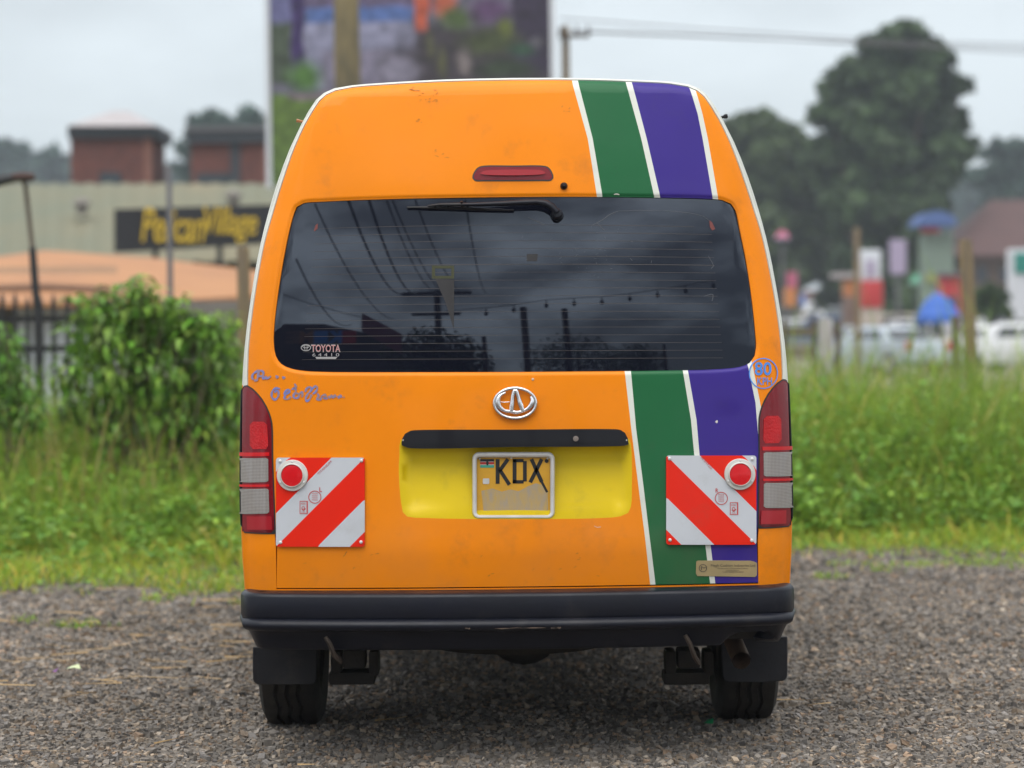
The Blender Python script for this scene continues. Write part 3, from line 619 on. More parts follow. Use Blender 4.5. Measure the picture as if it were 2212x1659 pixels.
mb = MB(); q = f(1151, 819.5, 0.004); mb.tube([f(1151, 819.5, 0), f(1151, 819.5, .004)], [.005, .003], 8); mb.build('chip_mark', mat('chip', (.6, .45, .33)), bus)
# plate
PY = float(Y(np.array(0.), np.array(1.0))) - 0.002
Yp = lambda x, z: np.full(np.shape(x), PY)
def rr_px(x0, y0, x1, y1, r, n=5):
    return [(cx + r * math.cos(a + k * math.pi / 2 / n), cy + r * math.sin(a + k * math.pi / 2 / n)) for cx, cy, a in ((x0 + r, y0 + r, math.pi), (x1 - r, y0 + r, 1.5 * math.pi), (x1 - r, y1 - r, 0), (x0 + r, y1 - r, .5 * math.pi)) for k in range(n + 1)]
po, pi_ = hits(rr_px(1020, 977, 1198.5, 1120, 15), Yp), hits(rr_px(1030, 988, 1188.5, 1112.5, 6), Yp)
mb = MB(); n = len(po); c_ = po.mean(0)
prof = [(po, .018), (po, -.004), (po + (pi_ - po) * .25, -.010), (po + (pi_ - po) * .6, -.010), (pi_, -.004), (pi_, .006)]
mb.add([(p[0], PY + d, p[1]) for pl, d in prof for p in pl], [(i * n + j, i * n + (j + 1) % n, (i + 1) * n + (j + 1) % n, (i + 1) * n + j) for i in range(len(prof) - 1) for j in range(n)])
plate = mb.build('number_plate', M['silver'], bus, smooth=50); plate['label'] = 'yellow number plate reading KDX in a silver frame'
M['plate_yellow'] = mat('plate_yellow', (0.66, 0.34, 0.02), rough=0.45, coat=.3, var=.12, vscale=18, dirt=(.35, .2, .05), dscale=20, damt=.3)
mb = MB(); mb.box((c_[0], PY + .012, c_[1]), (pi_[:, 0].ptp() if hasattr(pi_, 'ptp') else np.ptp(pi_[:, 0]), .008, np.ptp(pi_[:, 1]))); mb.build('plate_sheet', M['plate_yellow'], plate)
Yl = lambda x, z: np.full(np.shape(x), PY + .0078)
def pq(u, v): return (979 + u * .2024, 811.2 + v * .2024)
def strk(pts, w_): 
    out = []
    for a, b in zip(pts[:-1], pts[1:]):
        a, b = np.array(a, float), np.array(b, float); t = (b - a) / np.linalg.norm(b - a); nn = np.array([-t[1], t[0]]) * w_ / 2; e = t * 0
        out.append((np.array([pq(*p) for p in (a + nn, b + nn, b - nn, a - nn)]), [(0, 1, 2, 3)]))
    return out
let = strk([(474, 892), (474, 1155)], 42) + strk([(585, 892), (492, 1020)], 40) + strk([(500, 1010), (600, 1165)], 40)
let += strk([(655, 892), (655, 1150)], 42) + strk([(636, 908), (752, 908)], 34) + strk([(636, 1134), (752, 1134)], 36) + strk([(765, 912), (765, 1130)], 40)
let += strk([(835, 892), (945, 1135)], 40) + strk([(945, 892), (822, 1140)], 40) + strk([(945, 1135), (1003, 1245)], 26)
q = np.linspace(0, 2 * math.pi, 14, endpoint=False); let.append((np.array([pq(997 + 21 * math.cos(a), 912 + 21 * math.sin(a)) for a in q]), [tuple(range(14))]))
decal('plate_letters', M['ink_black'], let, Yl, .001, plate)
bx = lambda u0, v0, u1, v1: (np.array([pq(u0, v0), pq(u1, v0), pq(u1, v1), pq(u0, v1)]), [(3, 2, 1, 0)])
decal('flag_black', M['ink_black'], [bx(288, 892, 436, 918)], Yl, .001, plate); decal('flag_white', M['sticker_white'], [bx(288, 918, 436, 955)], Yl, .0008, plate)
decal('flag_red', M['flag_red'], [bx(288, 922, 436, 949)], Yl, .0014, plate); decal('flag_green', M['flag_green'], [bx(288, 955, 436, 983)], Yl, .001, plate)
decal('flag_shield', M['ink_black'], [(np.array([pq(365 + 14 * math.cos(a), 935 + 24 * math.sin(a)) for a in q]), [tuple(range(14))])], Yl, .002, plate)
decal('seal', M['silver'], [(np.array([pq(*p) for p in ((322,1098),(380,1098),(385,1105),(385,1150),(378,1157),(322,1157),(316,1150),(316,1105))]), [tuple(range(8))])], Yl, .0012, plate)
M['smear'] = mat('plate_smear', (0.47, 0.31, 0.085), rough=.6, col2=(0.33, 0.28, 0.23), vscale=22, stretch=(2.2, 1, .8)); M['smear2'] = mat('plate_smear_pale', (0.45, 0.40, 0.36), rough=.6, col2=(0.5, .38, .15), vscale=26)
blob = lambda cx, cy, rx, ry, n=18, j=.18: (np.array([pq(cx + rx * (1 + U(-j, j)) * math.cos(a), cy + ry * (1 + U(-j, j)) * math.sin(a)) for a in np.linspace(0, 2 * math.pi, n, endpoint=False)]), [tuple(range(n))])
wp_ = np.array([pq(*p) for p in ((300,1230),(420,1205),(520,1240),(610,1215),(700,1235),(800,1180),(880,1150),(960,1170),(1012,1240),(1014,1478),(700,1485),(330,1478),(318,1400))]); decal('worn_patch', M['smear'], [(wp_, [tuple(range(13))[::-1]])], Yl, .0006, plate)
for u, v in ((285, 1470), (282, 888), (620, 880), (1008, 884), (945, 1480)): mb = MB(); p = hit(*pq(u, v), Yl); mb.tube([(p[0], PY + .008, p[1]), (p[0], PY + .005, p[1]), (p[0], PY + .004, p[1])], [.0035, .003, .001], 8); mb.build('screw', M['silver'], plate)
M['blue_script'] = mat('blue_script', (0.12, 0.20, 0.55), rough=0.5, col2=(.35, .2, .12), vscale=45)
M['scuff'] = mat('scuff', (.16, .075, .03), rough=.8); M['scuff_green'] = mat('scuff_dark', (.012, .05, .025), rough=.8); M['chip'] = mat('paint_chip', (.7, .66, .6), rough=.6)
def scuffs(m, c, n, sx, sy, l):
    s = []
    for i in range(n):
        x, y, a = random.gauss(c[0], sx), random.gauss(c[1], sy), U(-.9, .3); k = U(.4, 1) * l; s.append(stroke_px([(x, y), (x + k * .5 * math.cos(a), y + k * .5 * math.sin(a) + U(-.6, .6)), (x + k * math.cos(a), y + k * math.sin(a))], U(.5, 1.5), 3))
    decal('scuff_marks', M[m], s, Ytail, .0007, bus)['kind'] = 'stuff'
for a in (('scuff', (926, 210), 14, 10, 6, 7), ('scuff', (905, 263), 6, 4, 3, 5), ('scuff', (886, 194), 3, 7, 2, 12), ('scuff', (945, 330), 5, 6, 9, 9), ('scuff', (1225, 240), 7, 10, 6, 5), ('scuff', (1250, 1196), 3, 3, 8, 7), ('scuff', (1090, 1230), 8, 120, 14, 8), ('scuff', (760, 1225), 6, 80, 16, 9), ('scuff_green', (1330, 385), 5, 14, 8, 6), ('scuff_green', (1300, 300), 4, 16, 14, 5)): scuffs(*a)
decal('chip_marks', M['chip'], [stroke_px([(1326, 420), (1332, 419), (1338, 420.5)], 2.4, 2), stroke_px([(1545, 912), (1549, 909), (1548, 914)], 3, 1.5), stroke_px([(1283, 1136), (1290, 1139), (1298, 1138)], 1, 3), stroke_px([(601, 1000), (601.5, 1010)], .8, 3)], Ytail, .0009, bus)['kind'] = 'stuff'
# speed sticker, script lettering, maker's sticker
sp = [ring_px(1648.6, 806.7, 31.2, 33.5, 2.3, 44), text_at('80', 1630, 782, 1666, 811, 0.018), text_at('KPH', 1635.5, 815.5, 1667, 831.5, 0.008)]
decal('speed_sticker', M['blue_print'], sp, Ytail, .002, bus)
def scr(x0, y0, k, strokes, w_): return [stroke_px([(x0 + a * k, y0 + b * k) for a, b in s], w_, 2) for s in strokes]
C4 = lambda pts: [(503.5 + a * .2782, 755.2 + b * .2782) for a, b in pts]
S1 = [[(160,235),(150,215),(158,190),(185,170),(205,160)], [(205,160),(195,200),(188,235),(165,240)], [(205,162),(232,170),(238,190),(220,205),(198,205)], [(238,200),(232,222),(246,224),(258,205),(256,222),(272,220),(296,205)], [(335,200),(340,220),(350,205)], [(385,208),(392,225),(400,210)]]
S2_ = [[(365,305),(330,300),(305,325),(302,370),(325,388),(350,365),(352,325),(335,318),(325,335)], [(395,350),(412,320),(435,310),(440,325),(410,350),(400,378),(425,385),(450,365)], [(478,265),(490,290),(470,300)], [(455,310),(478,300),(488,320),(470,355),(475,375),(505,372),(512,345),(490,340)],
       [(515,345),(535,330),(540,350),(535,370)], [(560,330),(575,300),(600,290),(610,310),(585,340),(565,375),(570,400),(595,385),(610,350)], [(615,305),(640,285),(655,295),(640,330),(618,345)], [(655,340),(665,360),(650,385),(680,385),(690,355)], [(690,360),(715,350),(720,370),(700,378),(735,376)],
       [(740,360),(750,375),(765,355),(775,375),(790,355),(800,370)], [(815,360),(820,375),(835,355),(845,372)], [(858,368),(864,374)]]
for S_ in (S1, S2_): decal('script_lettering', M['blue_script'], [stroke_px(C4(s), 5.2, 2) for s in S_], Ytail, .0018, bus)['kind'] = 'stuff'
ms = hits([(1504,1213),(1507,1211),(1560,1210.5),(1590,1211),(1620,1211),(1629,1213),(1635,1216),(1635,1242),(1631,1246),(1570,1245),(1506,1244),(1503,1238)], Ytail)
stk = panel('maker_sticker', M['sticker_tan'], [ms], lambda C: inside(C, ms), Ytail, bus, spacing=.03, off=.002, wall=.0015)
decal('sticker_letters', M['sticker_ink'], [text_at('Megh Cushion Industries Ltd', 1535.5, 1218.3, 1631, 1225.5, .0), text_at('Manufacturers of Automotive Cushions', 1550, 1226, 1616, 1228.8), text_at('NAIROBI KENYA', 1568, 1231, 1596, 1233.2), text_at('Tel 020 000000 0700 00000', 1560, 1234.2, 1606, 1236.6), ring_px(1518.5, 1227, 9, 8.5, 1.5, 24, 0.6, 5.6), text_at('M', 1514, 1223, 1527, 1231, 0)], lambda x, z: Ytail(x, z) - .002, .0012, stk)

# ---------------------------------------------------------------- bumper
def yb_(x): return 0.0 + 0.085 * (abs(x) / 0.86) ** 2.2
path = [Vector((-0.856, 0.62)), Vector((-0.857, 0.42))]
xs = np.linspace(-1, 1, 61); arc = []
for s in xs:
    x = 0.858 * s; y = yb_(x)
    e = max(0, (abs(x) - 0.785) / 0.073); y += 0.08 * (1 - math.sqrt(max(0, 1 - min(e, .999) ** 2))); arc.append(Vector((x, y)))
path += arc + [Vector((0.857, 0.42)), Vector((0.856, 0.62))]
def sweep(prof, name, m, parent, pth=path, dz=lambda x, d: d, **kw):
    mb = MB(); n = len(prof); k = len(pth)
    for i, p in enumerate(pth):
        t = (pth[min(i + 1, k - 1)] - pth[max(i - 1, 0)]).normalized(); nn = Vector((t.y, -t.x))
        for o, z in prof:
            zz = dz(p.x, z); mb.v.append((p.x + nn.x * o, p.y + nn.y * o, zz))
    mb.f = [(i * n + j, (i + 1) * n + j, (i + 1) * n + j + 1, i * n + j + 1) for i in range(k - 1) for j in range(n - 1)]; mb.m = [0] * len(mb.f)
    return mb.build(name, m, parent, **kw)
def vdz(x, z):
    if z < 0.405:                                             # lower edge rises at the ends, with an arch over the exhaust
        e = max(0, (abs(x) - 0.70) / 0.16); z += 0.0 * e
        if z < 0.39: z += 0.042 * max(0, 1 - ((x - 0.735) / 0.10) ** 2) ** .5 if abs(x - 0.735) < 0.10 else 0
    return z
bumper = sweep([(-.12, .541), (-.03, .543), (-.016, .541), (-.004, .537), (0, .529), (0, .47), (-.004, .458), (-.012, .452), (-.014, .428), (-.02, .424), (-.030, .405), (-.044, .372), (-.05, .364), (-.065, .362), (-.12, .365)], 'bumper', M['black_plastic'], bus, dz=vdz, smooth=60)
q = np.linspace(-2.4, 2.4, 13); sweep([(-.006 + .031 * math.cos(a), .4445 + .0195 * math.sin(a)) for a in q], 'bumper_rail', M['black_plastic'], bumper, pth=[Vector((-0.853, 0.30))] + [Vector((p.x * .992, p.y)) for p in arc[1:-1]] + [Vector((0.853, 0.30))], smooth=60)
M['scrape'] = mat('scrape', (0.36, 0.26, 0.20), rough=.8, col2=(.12, .1, .09), vscale=60)
mb = MB()
for x0, x1, z in ((-.07, .085, .4335), (.10, .13, .433), (-.16, -.145, .434)):
    k = np.linspace(x0, x1, 8); mb.add([(x, yb_(x) - .0262 + (.002 if not i else 0), z + .004 + (.003 * rnd() if i else -.003 * rnd())) for i in (0, 1) for x in k], [(j, j + 1, 9 + j, 8 + j) for j in range(7)])
mb.build('scrape', M['scrape'], bumper, smooth=0)
# strap hooks under the bumper
for pts in ([(703,1376,.03),(712,1390,.03),(722,1415,.05),(735,1428,.09)], [(1480,1372,.03),(1490,1390,.03),(1500,1418,.05),(1508,1430,.09)]):
    mb = MB(); mb.tube([at(a, b, 7.5 + c) for a, b, c in pts], [.011, .0125, .0125, .013], 8, flat=.6); mb.build('tow_hook', M['rust'], bus)

# ---------------------------------------------------------------- wheels, flaps, exhaust, springs
def tyre_mesh(parent, cx, cy, r=0.335, wd=0.205, local=True):
    mb = MB(); n = 120; h = wd / 2
    sec = [(-h*.55, .205, 0), (-h*.86, .215, 0), (-h, .262, 0), (-h*.97, .30, 0), (-h*.84, .327, 0), (-h*.70, .3335, 0)]
    for g in (-.36, 0.0, .36): sec += [(h*(g-.075), .335, 1), (h*(g-.05), .3225, 1), (h*(g+.05), .3225, 1), (h*(g+.075), .335, 1)]
    sec += [(h*.70, .3335, 0), (h*.84, .327, 0), (h*.97, .30, 0), (h, .262, 0), (h*.86, .215, 0), (h*.55, .205, 0)]
    k = len(sec); ph = [0, 1, 2, 1, 0, -1, -2, -1]
    for j in range(n):
        a = 2 * math.pi * j / n
        for x, rr, zz in sec:
            if rr > .326 and not zz and j % 4 == 0 and rr < .334: rr -= .003
            xx = x + zz * 0.0026 * ph[j % 8]; z = rr * math.cos(a)
            mb.v.append((xx, rr * math.sin(a), max(z, -0.328) if False else z))
    mb.f = [(j * k + i, j * k + i + 1, ((j + 1) % n) * k + i + 1, ((j + 1) % n) * k + i) for j in range(n) for i in range(k - 1)]; mb.m = [0] * len(mb.f)
    return mb
def wheel(cx, cy, proto=None):
    mb = MB(); mb.lathe([(.02, -.055), (.10, -.05), (.19, -.07), (.205, -.075), (.205, .075), (.19, .07), (.16, .03), (.08, .05), (.06, .06), (.02, .06)], 32, axis='X')
    o = mb.build('wheel', M['rust'], None, world=False); t = tyre_mesh(o, 0, 0).build('tyre', M['rubber'], o, world=False, smooth=30); return o
w0 = wheel(0, 0); ws = [w0] + [copy_tree(w0) for _ in range(3)]
for o, (x, y) in zip(ws, ((-.768, 1.0), (.772, 1.0), (-.76, 3.57), (.76, 3.57))): o.parent = bus; o.location = (x, y - 2.3, .331)
def flap(pl, lab, dst):
    mb = MB(); n = len(pl); vs = []
    pts = [at(a, b, dst) for a, b in pl]; c = sum(pts, Vector()) / n
    for d in (0, .009): vs += [p + Vector((0, d - .05 * (0.34 - p.z) * (1 if p.z < .34 else 0) + .012 * math.sin(p.x * 14), 0)) for p in pts]
    mb.add(vs, [tuple(range(n)), tuple(range(n, 2 * n))[::-1]] + [(i, n + i, n + (i + 1) % n, (i + 1) % n) for i in range(n)]); return mb.build('mud_flap', M['flap'], bus, bevel=.003, seg=1)
flap([(545.5,1398),(545.5,1440),(546.5,1466),(549,1474),(556,1479),(620,1479),(676,1478),(682,1474),(684,1464),(685,1430),(685,1398)], None, 8.08)
flap([(1558,1380),(1559,1430),(1561,1462),(1565,1470),(1572,1473),(1640,1472),(1690,1470),(1697,1467),(1700,1460),(1701,1420),(1701,1375)], None, 8.08)
mb = MB(); p = at(1601, 1426, 7.78); q_ = p + Vector((-.022, .38, .09)); mb.tube([q_, p], .030, 20, caps=False); mb.tube([p, q_], .026, 20, caps=False); mb.add([], [])
mb.tube([q_, q_ + Vector((-.1, 1.2, .06))], .03, 12); mb.build('exhaust_pipe', mat('pipe_steel', (.20, .135, .095), rough=.6, metal=.3, var=.3, vscale=20), bus)
for sx, x0, x1 in ((-1, 712, 822), (1, 1431, 1541)):
    c = lambda a, b, d=8.25: at(a, b, d); mb = MB(); m_ = (x0 + x1) / 2
    for a, b, cc, dd in ((x0, 1448, x1 - 10, 1474), (x0 + 4, 1402, x0 + 28, 1450), (x1 - 24, 1402, x1 - 2, 1456), (x0 + 30, 1400, x1 - 30, 1440)):
        A, B = c(a, b), c(cc, dd); mb.box(((A.x + B.x) / 2, (A.y + B.y) / 2, (A.z + B.z) / 2), (abs(B.x - A.x), .12, abs(A.z - B.z)))
    A, B = c(x0 + 40, 1462), c(x1 - 40, 1468); 
    mb.build('spring_plate', M['under'], bus, bevel=.012)
    mb = MB()
    for k in range(4): mb.box((sx * .535, 1.0, .36 + .013 * k), (.07, 1.3 - .25 * (3 - k), .011))
    mb.build('leaf_spring', M['under'], bus)
mb = MB(); mb.tube([(-.72, 1.0, .33), (.72, 1.0, .33)], .045, 14); mb.lathe([(.02, -.14), (.10, -.11), (.135, -.05), (.135, .05), (.10, .11), (.02, .14)], 20, (0.02, 1.0, .33), 'Y'); mb.build('rear_axle', M['under'], bus)
mb = MB(); mb.lathe([(.15, -.09), (.29, -.09), (.33, -.05), (.33, .05), (.29, .09), (.15, .09)], 36, (0, .62, .40), 'Z'); mb.build('spare_wheel', M['rubber'], bus)
mb = MB(); mb.box((0, .22, .42), (1.5, .06, .10)); mb.box((-.53, 2.2, .43), (.08, 4.0, .1)); mb.box((.53, 2.2, .43), (.08, 4.0, .1)); mb.tube([(.1, 1.1, .34), (.05, 3.4, .38)], .04, 10)
mb.tube([(-.12, .3, .375), (-.02, .35, .345), (.12, .34, .335), (.3, .33, .37)], .008, 6); mb.build('chassis_frame', M['under'], bus)
# ================================================================ GROUND AND PLANTS
def struct(o, label): return tag(o, label, None, None, 'structure')
def stuff(o, label): return tag(o, label, None, None, 'stuff')
def edge_y(x):
    x = np.asarray(x, float)
    return 5.3 + 0.28 * np.sin(x * 1.7) + 0.17 * np.sin(x * 5.3 + 1) + 0.10 * np.sin(x * 13.1 + 2) + 0.06 * np.sin(x * 29) + sstep((x + 0.6) / 1.8) * 2.1 - 0.22 * np.clip(x - 1.5, 0, 4)
M['soil'] = mat('soil', (0.13, 0.105, 0.07), rough=.95, col2=(0.09, 0.10, 0.045), vscale=.5, bump=.5, bscale=8)
M['dust'] = mat('dusty_road', (0.27, 0.215, 0.165), rough=.95, col2=(0.21, 0.18, 0.15), vscale=.15, bump=.3, bscale=6)
M['grit'] = mat('gravel_bed', (0.23, 0.197, 0.163), rough=.95, col2=(0.09, 0.077, 0.064), vscale=42, bump=.9, bscale=55)
mb = MB(); mb.add([(-330, -60, -.03), (330, -60, -.03), (330, 420, -.03), (-330, 420, -.03)], [(0, 1, 2, 3)]); struct(mb.build('ground', M['soil']), 'earth ground stretching back to the far trees')
mb = MB(); xs_ = np.linspace(-14, 14, 180); mb.v = [(x, y, 0) for x in xs_ for y in (-14, -1.2, float(edge_y(np.array(x))) + .15)]
mb.f = [(i * 3 + j, (i + 1) * 3 + j, (i + 1) * 3 + j + 1, i * 3 + j + 1) for i in range(179) for j in (0, 1)]; mb.m = [0] * len(mb.f); struct(mb.build('gravel_yard', M['grit']), 'gravel yard the minibus stands on')
mb = MB(); mb.add([(2.2, 15.5, -.02), (60, 15.5, -.02), (160, 260, -.02), (8, 260, -.02)], [(0, 1, 2, 3)]); struct(mb.build('dirt_road', M['dust']), 'dusty road beyond the tall grass by the parked cars')

def patch(x, y, s=1.0, o=0.0): return .5 + .5 * np.sin(x * 1.9 * s + o + 1.4 * np.sin(y * 1.3 * s + o)) * np.cos(y * 1.6 * s - o + .8 * np.sin(x * 2.3 * s))
# loose stones
def ico():
    p = (1 + 5 ** .5) / 2; V = np.array([(-1,p,0),(1,p,0),(-1,-p,0),(1,-p,0),(0,-1,p),(0,1,p),(0,-1,-p),(0,1,-p),(p,0,-1),(p,0,1),(-p,0,-1),(-p,0,1)], float); V /= np.linalg.norm(V[0])
    F = np.array([(0,11,5),(0,5,1),(0,1,7),(0,7,10),(0,10,11),(1,5,9),(5,11,4),(11,10,2),(10,7,6),(7,1,8),(3,9,4),(3,4,2),(3,2,6),(3,6,8),(3,8,9),(4,9,5),(2,4,11),(6,2,10),(8,6,7),(9,8,1)]); return V, F
def rotm(n):
    q = np.random.normal(size=(n, 4)); q /= np.linalg.norm(q, axis=1, keepdims=True); a, b, c, d = q.T
    return np.stack([1-2*(c*c+d*d),2*(b*c-a*d),2*(b*d+a*c),2*(b*c+a*d),1-2*(b*b+d*d),2*(c*d-a*b),2*(b*d-a*c),2*(c*d+a*b),1-2*(b*b+c*c)], -1).reshape(n, 3, 3)
def stones(name, n, xy, size, lift=.35):
    V = np.array([(x, y, z) for z in (-.58, .58) for y in (-.58, .58) for x in (-.58, .58)], float); F = np.array([(0,2,3),(0,3,1),(4,5,7),(4,7,6),(0,1,5),(0,5,4),(2,6,7),(2,7,3),(0,4,6),(0,6,2),(1,3,7),(1,7,5)]); s = size[:, None] * np.random.uniform([.8, .7, .55], [1.25, 1.1, .95], (n, 3))
    P = V[None] * (1 + np.random.uniform(-.34, .34, (n, 8, 3))) * s[:, None, :]; yaw = np.random.uniform(0, 6.28, n); tl_ = np.clip(np.random.normal(0, .4, (n, 2)), -.8, .8)
    cy_, sy_ = np.cos(yaw), np.sin(yaw); x, y = P[..., 0] * cy_[:, None] - P[..., 1] * sy_[:, None], P[..., 0] * sy_[:, None] + P[..., 1] * cy_[:, None]
    z = P[..., 2] + x * np.tan(tl_[:, :1]) * .6 + y * np.tan(tl_[:, 1:]) * .6
    P = np.stack([x + xy[:, :1], y + xy[:, 1:], z + (size * lift * np.random.uniform(-.35, 1.0, n))[:, None]], -1)
    pal = np.array([(.56,.55,.55),(.80,.78,.77),(.42,.42,.43),(.98,.86,.73),(1.12,1.05,.97),(.95,.74,.58),(.30,.30,.32),(.64,.65,.69),(.66,.57,.49)]); pr = np.array([.2,.17,.14,.12,.06,.07,.08,.1,.06])
    c = pal[np.random.choice(9, n, p=pr / pr.sum())] * np.random.uniform(.75, 1.25, (n, 1))
    c = c * (.62 + .55 * np.clip(patch(xy[:, 0], xy[:, 1], 1.3, 3) * .6 + patch(xy[:, 0], xy[:, 1], 4.1, 1) * .4, 0, 1))[:, None]
    return np_mesh(name, P.reshape(-1, 3), (F[None] + (np.arange(n) * 8)[:, None, None]).reshape(-1, 3), M['stone'], tint=np.repeat(c, 8, 0))
M['stone'] = mat('stone', (0.385, 0.345, 0.30), rough=.9, attr='tint', var=.35, vscale=70)
n = 155000; y = -1.1 + 9.6 * np.random.power(1.0, n) ** 1.35 * 1.0; x = np.random.uniform(-1, 1, n) * (2.5 + .29 * (y + 1.1)); k = y < edge_y(x) + .25 * np.random.normal(size=n); x, y = x[k], y[k]
sz = np.random.lognormal(math.log(.0076), .36, len(x)) * (1 + .05 * (y + 1)); sz = np.clip(sz, .004, .024)
stuff(stones('gravel', len(x), np.stack([x, y], -1), sz), 'loose grey and brown stones covering the yard')

M['grass'] = mat('grass_blade', (0.225, 0.335, 0.042), rough=.55, attr='tint', sub=.3, spec=.35)
M['leaf'] = mat('weed_leaf', (0.18, 0.325, 0.038), rough=.5, attr='tint', sub=.3, spec=.4)
def blades(name, x, y, h, wd, lean, tint, z0=0.0):
    n = len(x); a = np.random.uniform(0, 6.283, n); b = np.random.uniform(0, 6.283, n); ld = np.stack([np.cos(a), np.sin(a)], -1) * (lean * h)[:, None]; wv = np.stack([np.cos(b), np.sin(b)], -1) * wd[:, None] / 2
    P = np.zeros((n, 7, 3)); base = np.stack([x, y], -1)
    for i, (t, k) in enumerate(((0, .7), (.38, 1.0), (.74, .65))):
        c = base + ld * t ** 1.9; P[:, 2 * i, :2] = c - wv * k; P[:, 2 * i + 1, :2] = c + wv * k; P[:, 2 * i, 2] = P[:, 2 * i + 1, 2] = z0 + h * (t - .22 * lean * t ** 2.2)
    P[:, 6, :2] = base + ld; P[:, 6, 2] = z0 + h * (1 - .30 * lean)
    F = np.array([(0,1,3),(0,3,2),(2,3,5),(2,5,4),(4,5,6)]); c = np.repeat(tint, 7, 0)
    return np_mesh(name, P.reshape(-1, 3), (F[None] + (np.arange(n) * 7)[:, None, None]).reshape(-1, 3), M['grass'], tint=c)
def gtint(n, dry=.12):
    p = np.array([(1,1,1),(.75,.9,.8),(1.25,1.15,.9),(1.55,1.3,1.2),(.6,.75,.7)]); t = p[np.random.choice(5, n, p=[.34,.24,.22,.08,.12])] * np.random.uniform(.75, 1.25, (n, 1))
    d = np.random.rand(n) < dry; t[d] = np.array([2.6, 1.35, 2.6]) * np.random.uniform(.6, 1.1, (d.sum(), 1)); return t
# short turf at the edge of the gravel
n = 78000; x = np.random.uniform(-8.5, 8.5, n); u = np.random.rand(n) ** 1.15; y = edge_y(x) - .35 + u * 4.2; k = (u > .12) | (np.random.rand(n) < .35 * patch(x, y, 2.5)); k &= (np.abs(x) > .7) | (np.random.rand(n) < .4); k &= (patch(x, y, 3.1, 1) > .22) | (np.random.rand(n) < .3); x, y = x[k], y[k]; dd = y - edge_y(x)
h = (.05 + .035 * np.clip(dd, 0, 4)) * np.random.lognormal(0, .35, len(x)) * (.6 + .8 * patch(x, y, 1.6)); stuff(blades('short_grass', x, y, h, np.random.uniform(.004, .009, len(x)), np.random.uniform(.3, 1.0, len(x)), gtint(len(x), .16) * np.array([1.32, 1.2, .9])), 'short yellow green grass along the edge of the gravel')
# tufts out on the gravel
tx = []; ty = []
for px, py, m_, sp in ((165,1345,90,.05),(60,1335,30,.03),(1790,1260,60,.05),(1840,1232,60,.06),(1970,1235,90,.09),(2070,1230,90,.08),(2150,1237,110,.10),(1900,1245,40,.05),(2190,1228,90,.09),(530,1300,40,.03),(320,1292,30,.03)):
    p = at(px, py, 1.33 * FP / (py - 720)); tx += list(np.random.normal(p.x, sp * 1.3, m_)); ty += list(np.random.normal(p.y, sp, m_))
tx, ty = np.array(tx), np.array(ty); stuff(blades('grass_tufts', tx, ty, np.random.uniform(.02, .06, len(tx)), np.random.uniform(.004, .007, len(tx)), np.random.uniform(.4, 1.2, len(tx)), gtint(len(tx), .05) * 1.15), 'small green grass tufts growing in the gravel')
# dry straw on the gravel, left
n = 260; x = np.concatenate([np.random.uniform(-3.2, -.9, 200), np.random.uniform(-3, 3, 60)]); y = np.concatenate([np.random.uniform(1.5, 5.4, 200), np.random.uniform(0, 5, 60)]); a = np.random.normal(0, .5, n); l_ = np.random.uniform(.04, .22, n)
P = np.zeros((n, 4, 3)); dx, dy = np.cos(a) * l_, np.sin(a) * l_
for i, (s_, t_) in enumerate(((-.5, -1), (.5, -1), (.5, 1), (-.5, 1))): P[:, i, 0] = x + dx * s_ - np.sin(a) * .0025 * t_; P[:, i, 1] = y + dy * s_ + np.cos(a) * .0025 * t_; P[:, i, 2] = .022 + .008 * np.random.rand(n)
M['straw'] = mat('straw', (0.42, 0.28, 0.13), rough=.8, var=.4, vscale=3); stuff(np_mesh('straw', P.reshape(-1, 3), (np.array([(0,1,2),(0,2,3)])[None] + (np.arange(n) * 4)[:, None, None]).reshape(-1, 3), M['straw']), 'dry straw scattered over the gravel')
# tall grass
def tall(name, x0, x1, ya, yb2, n, hf, label, bias=None, w_=(.006, .013)):
    x = np.random.uniform(x0, x1, n); y = np.random.uniform(ya, yb2, n); cl = patch(x, y, 1.2, x0); k = np.random.rand(n) < .35 + .65 * cl; x, y = x[k], y[k]
    h = hf(x, y) * np.random.lognormal(0, .22, len(x)) * (.78 + .4 * patch(x, y, .9, 2)); t = gtint(len(x), .09) * (.85 + .35 * patch(x, y, .7, 5))[:, None]
    return stuff(blades(name, x, y, h, np.random.uniform(*w_, len(x)), np.random.uniform(.12, .75, len(x)), t), label)
tall('tall_grass', -8.5, -.5, 7.6, 12.6, 38000, lambda x, y: np.interp(y, [7.6, 9, 10.5, 12.6], [.20, .52, .88, 1.0]), 'tall weedy grass left of the minibus')
tall('tall_grass', .8, 9, 8.4, 14.5, 48000, lambda x, y: np.interp(y, [8.4, 9.3, 10.6, 14.5], [.18, .52, .86, .95]), 'tall green grass right of the minibus')
tall('tall_grass', -.7, 1.0, 8.5, 13, 5000, lambda x, y: np.full(len(x), .7), 'tall grass in front of the minibus')
# seed stalks
n = 420; x = np.random.uniform(-6, -.7, n); y = np.random.uniform(8.2, 12, n); stuff(blades('seed_stalks', x, y, np.random.uniform(.6, 1.1, n), np.random.uniform(.008, .014, n), np.random.uniform(.1, .4, n), np.array([[2.2, 1.05, 3.4]]) * np.random.uniform(.6, 1.1, (n, 1))), 'pale seed stalks among the grass by the bush')
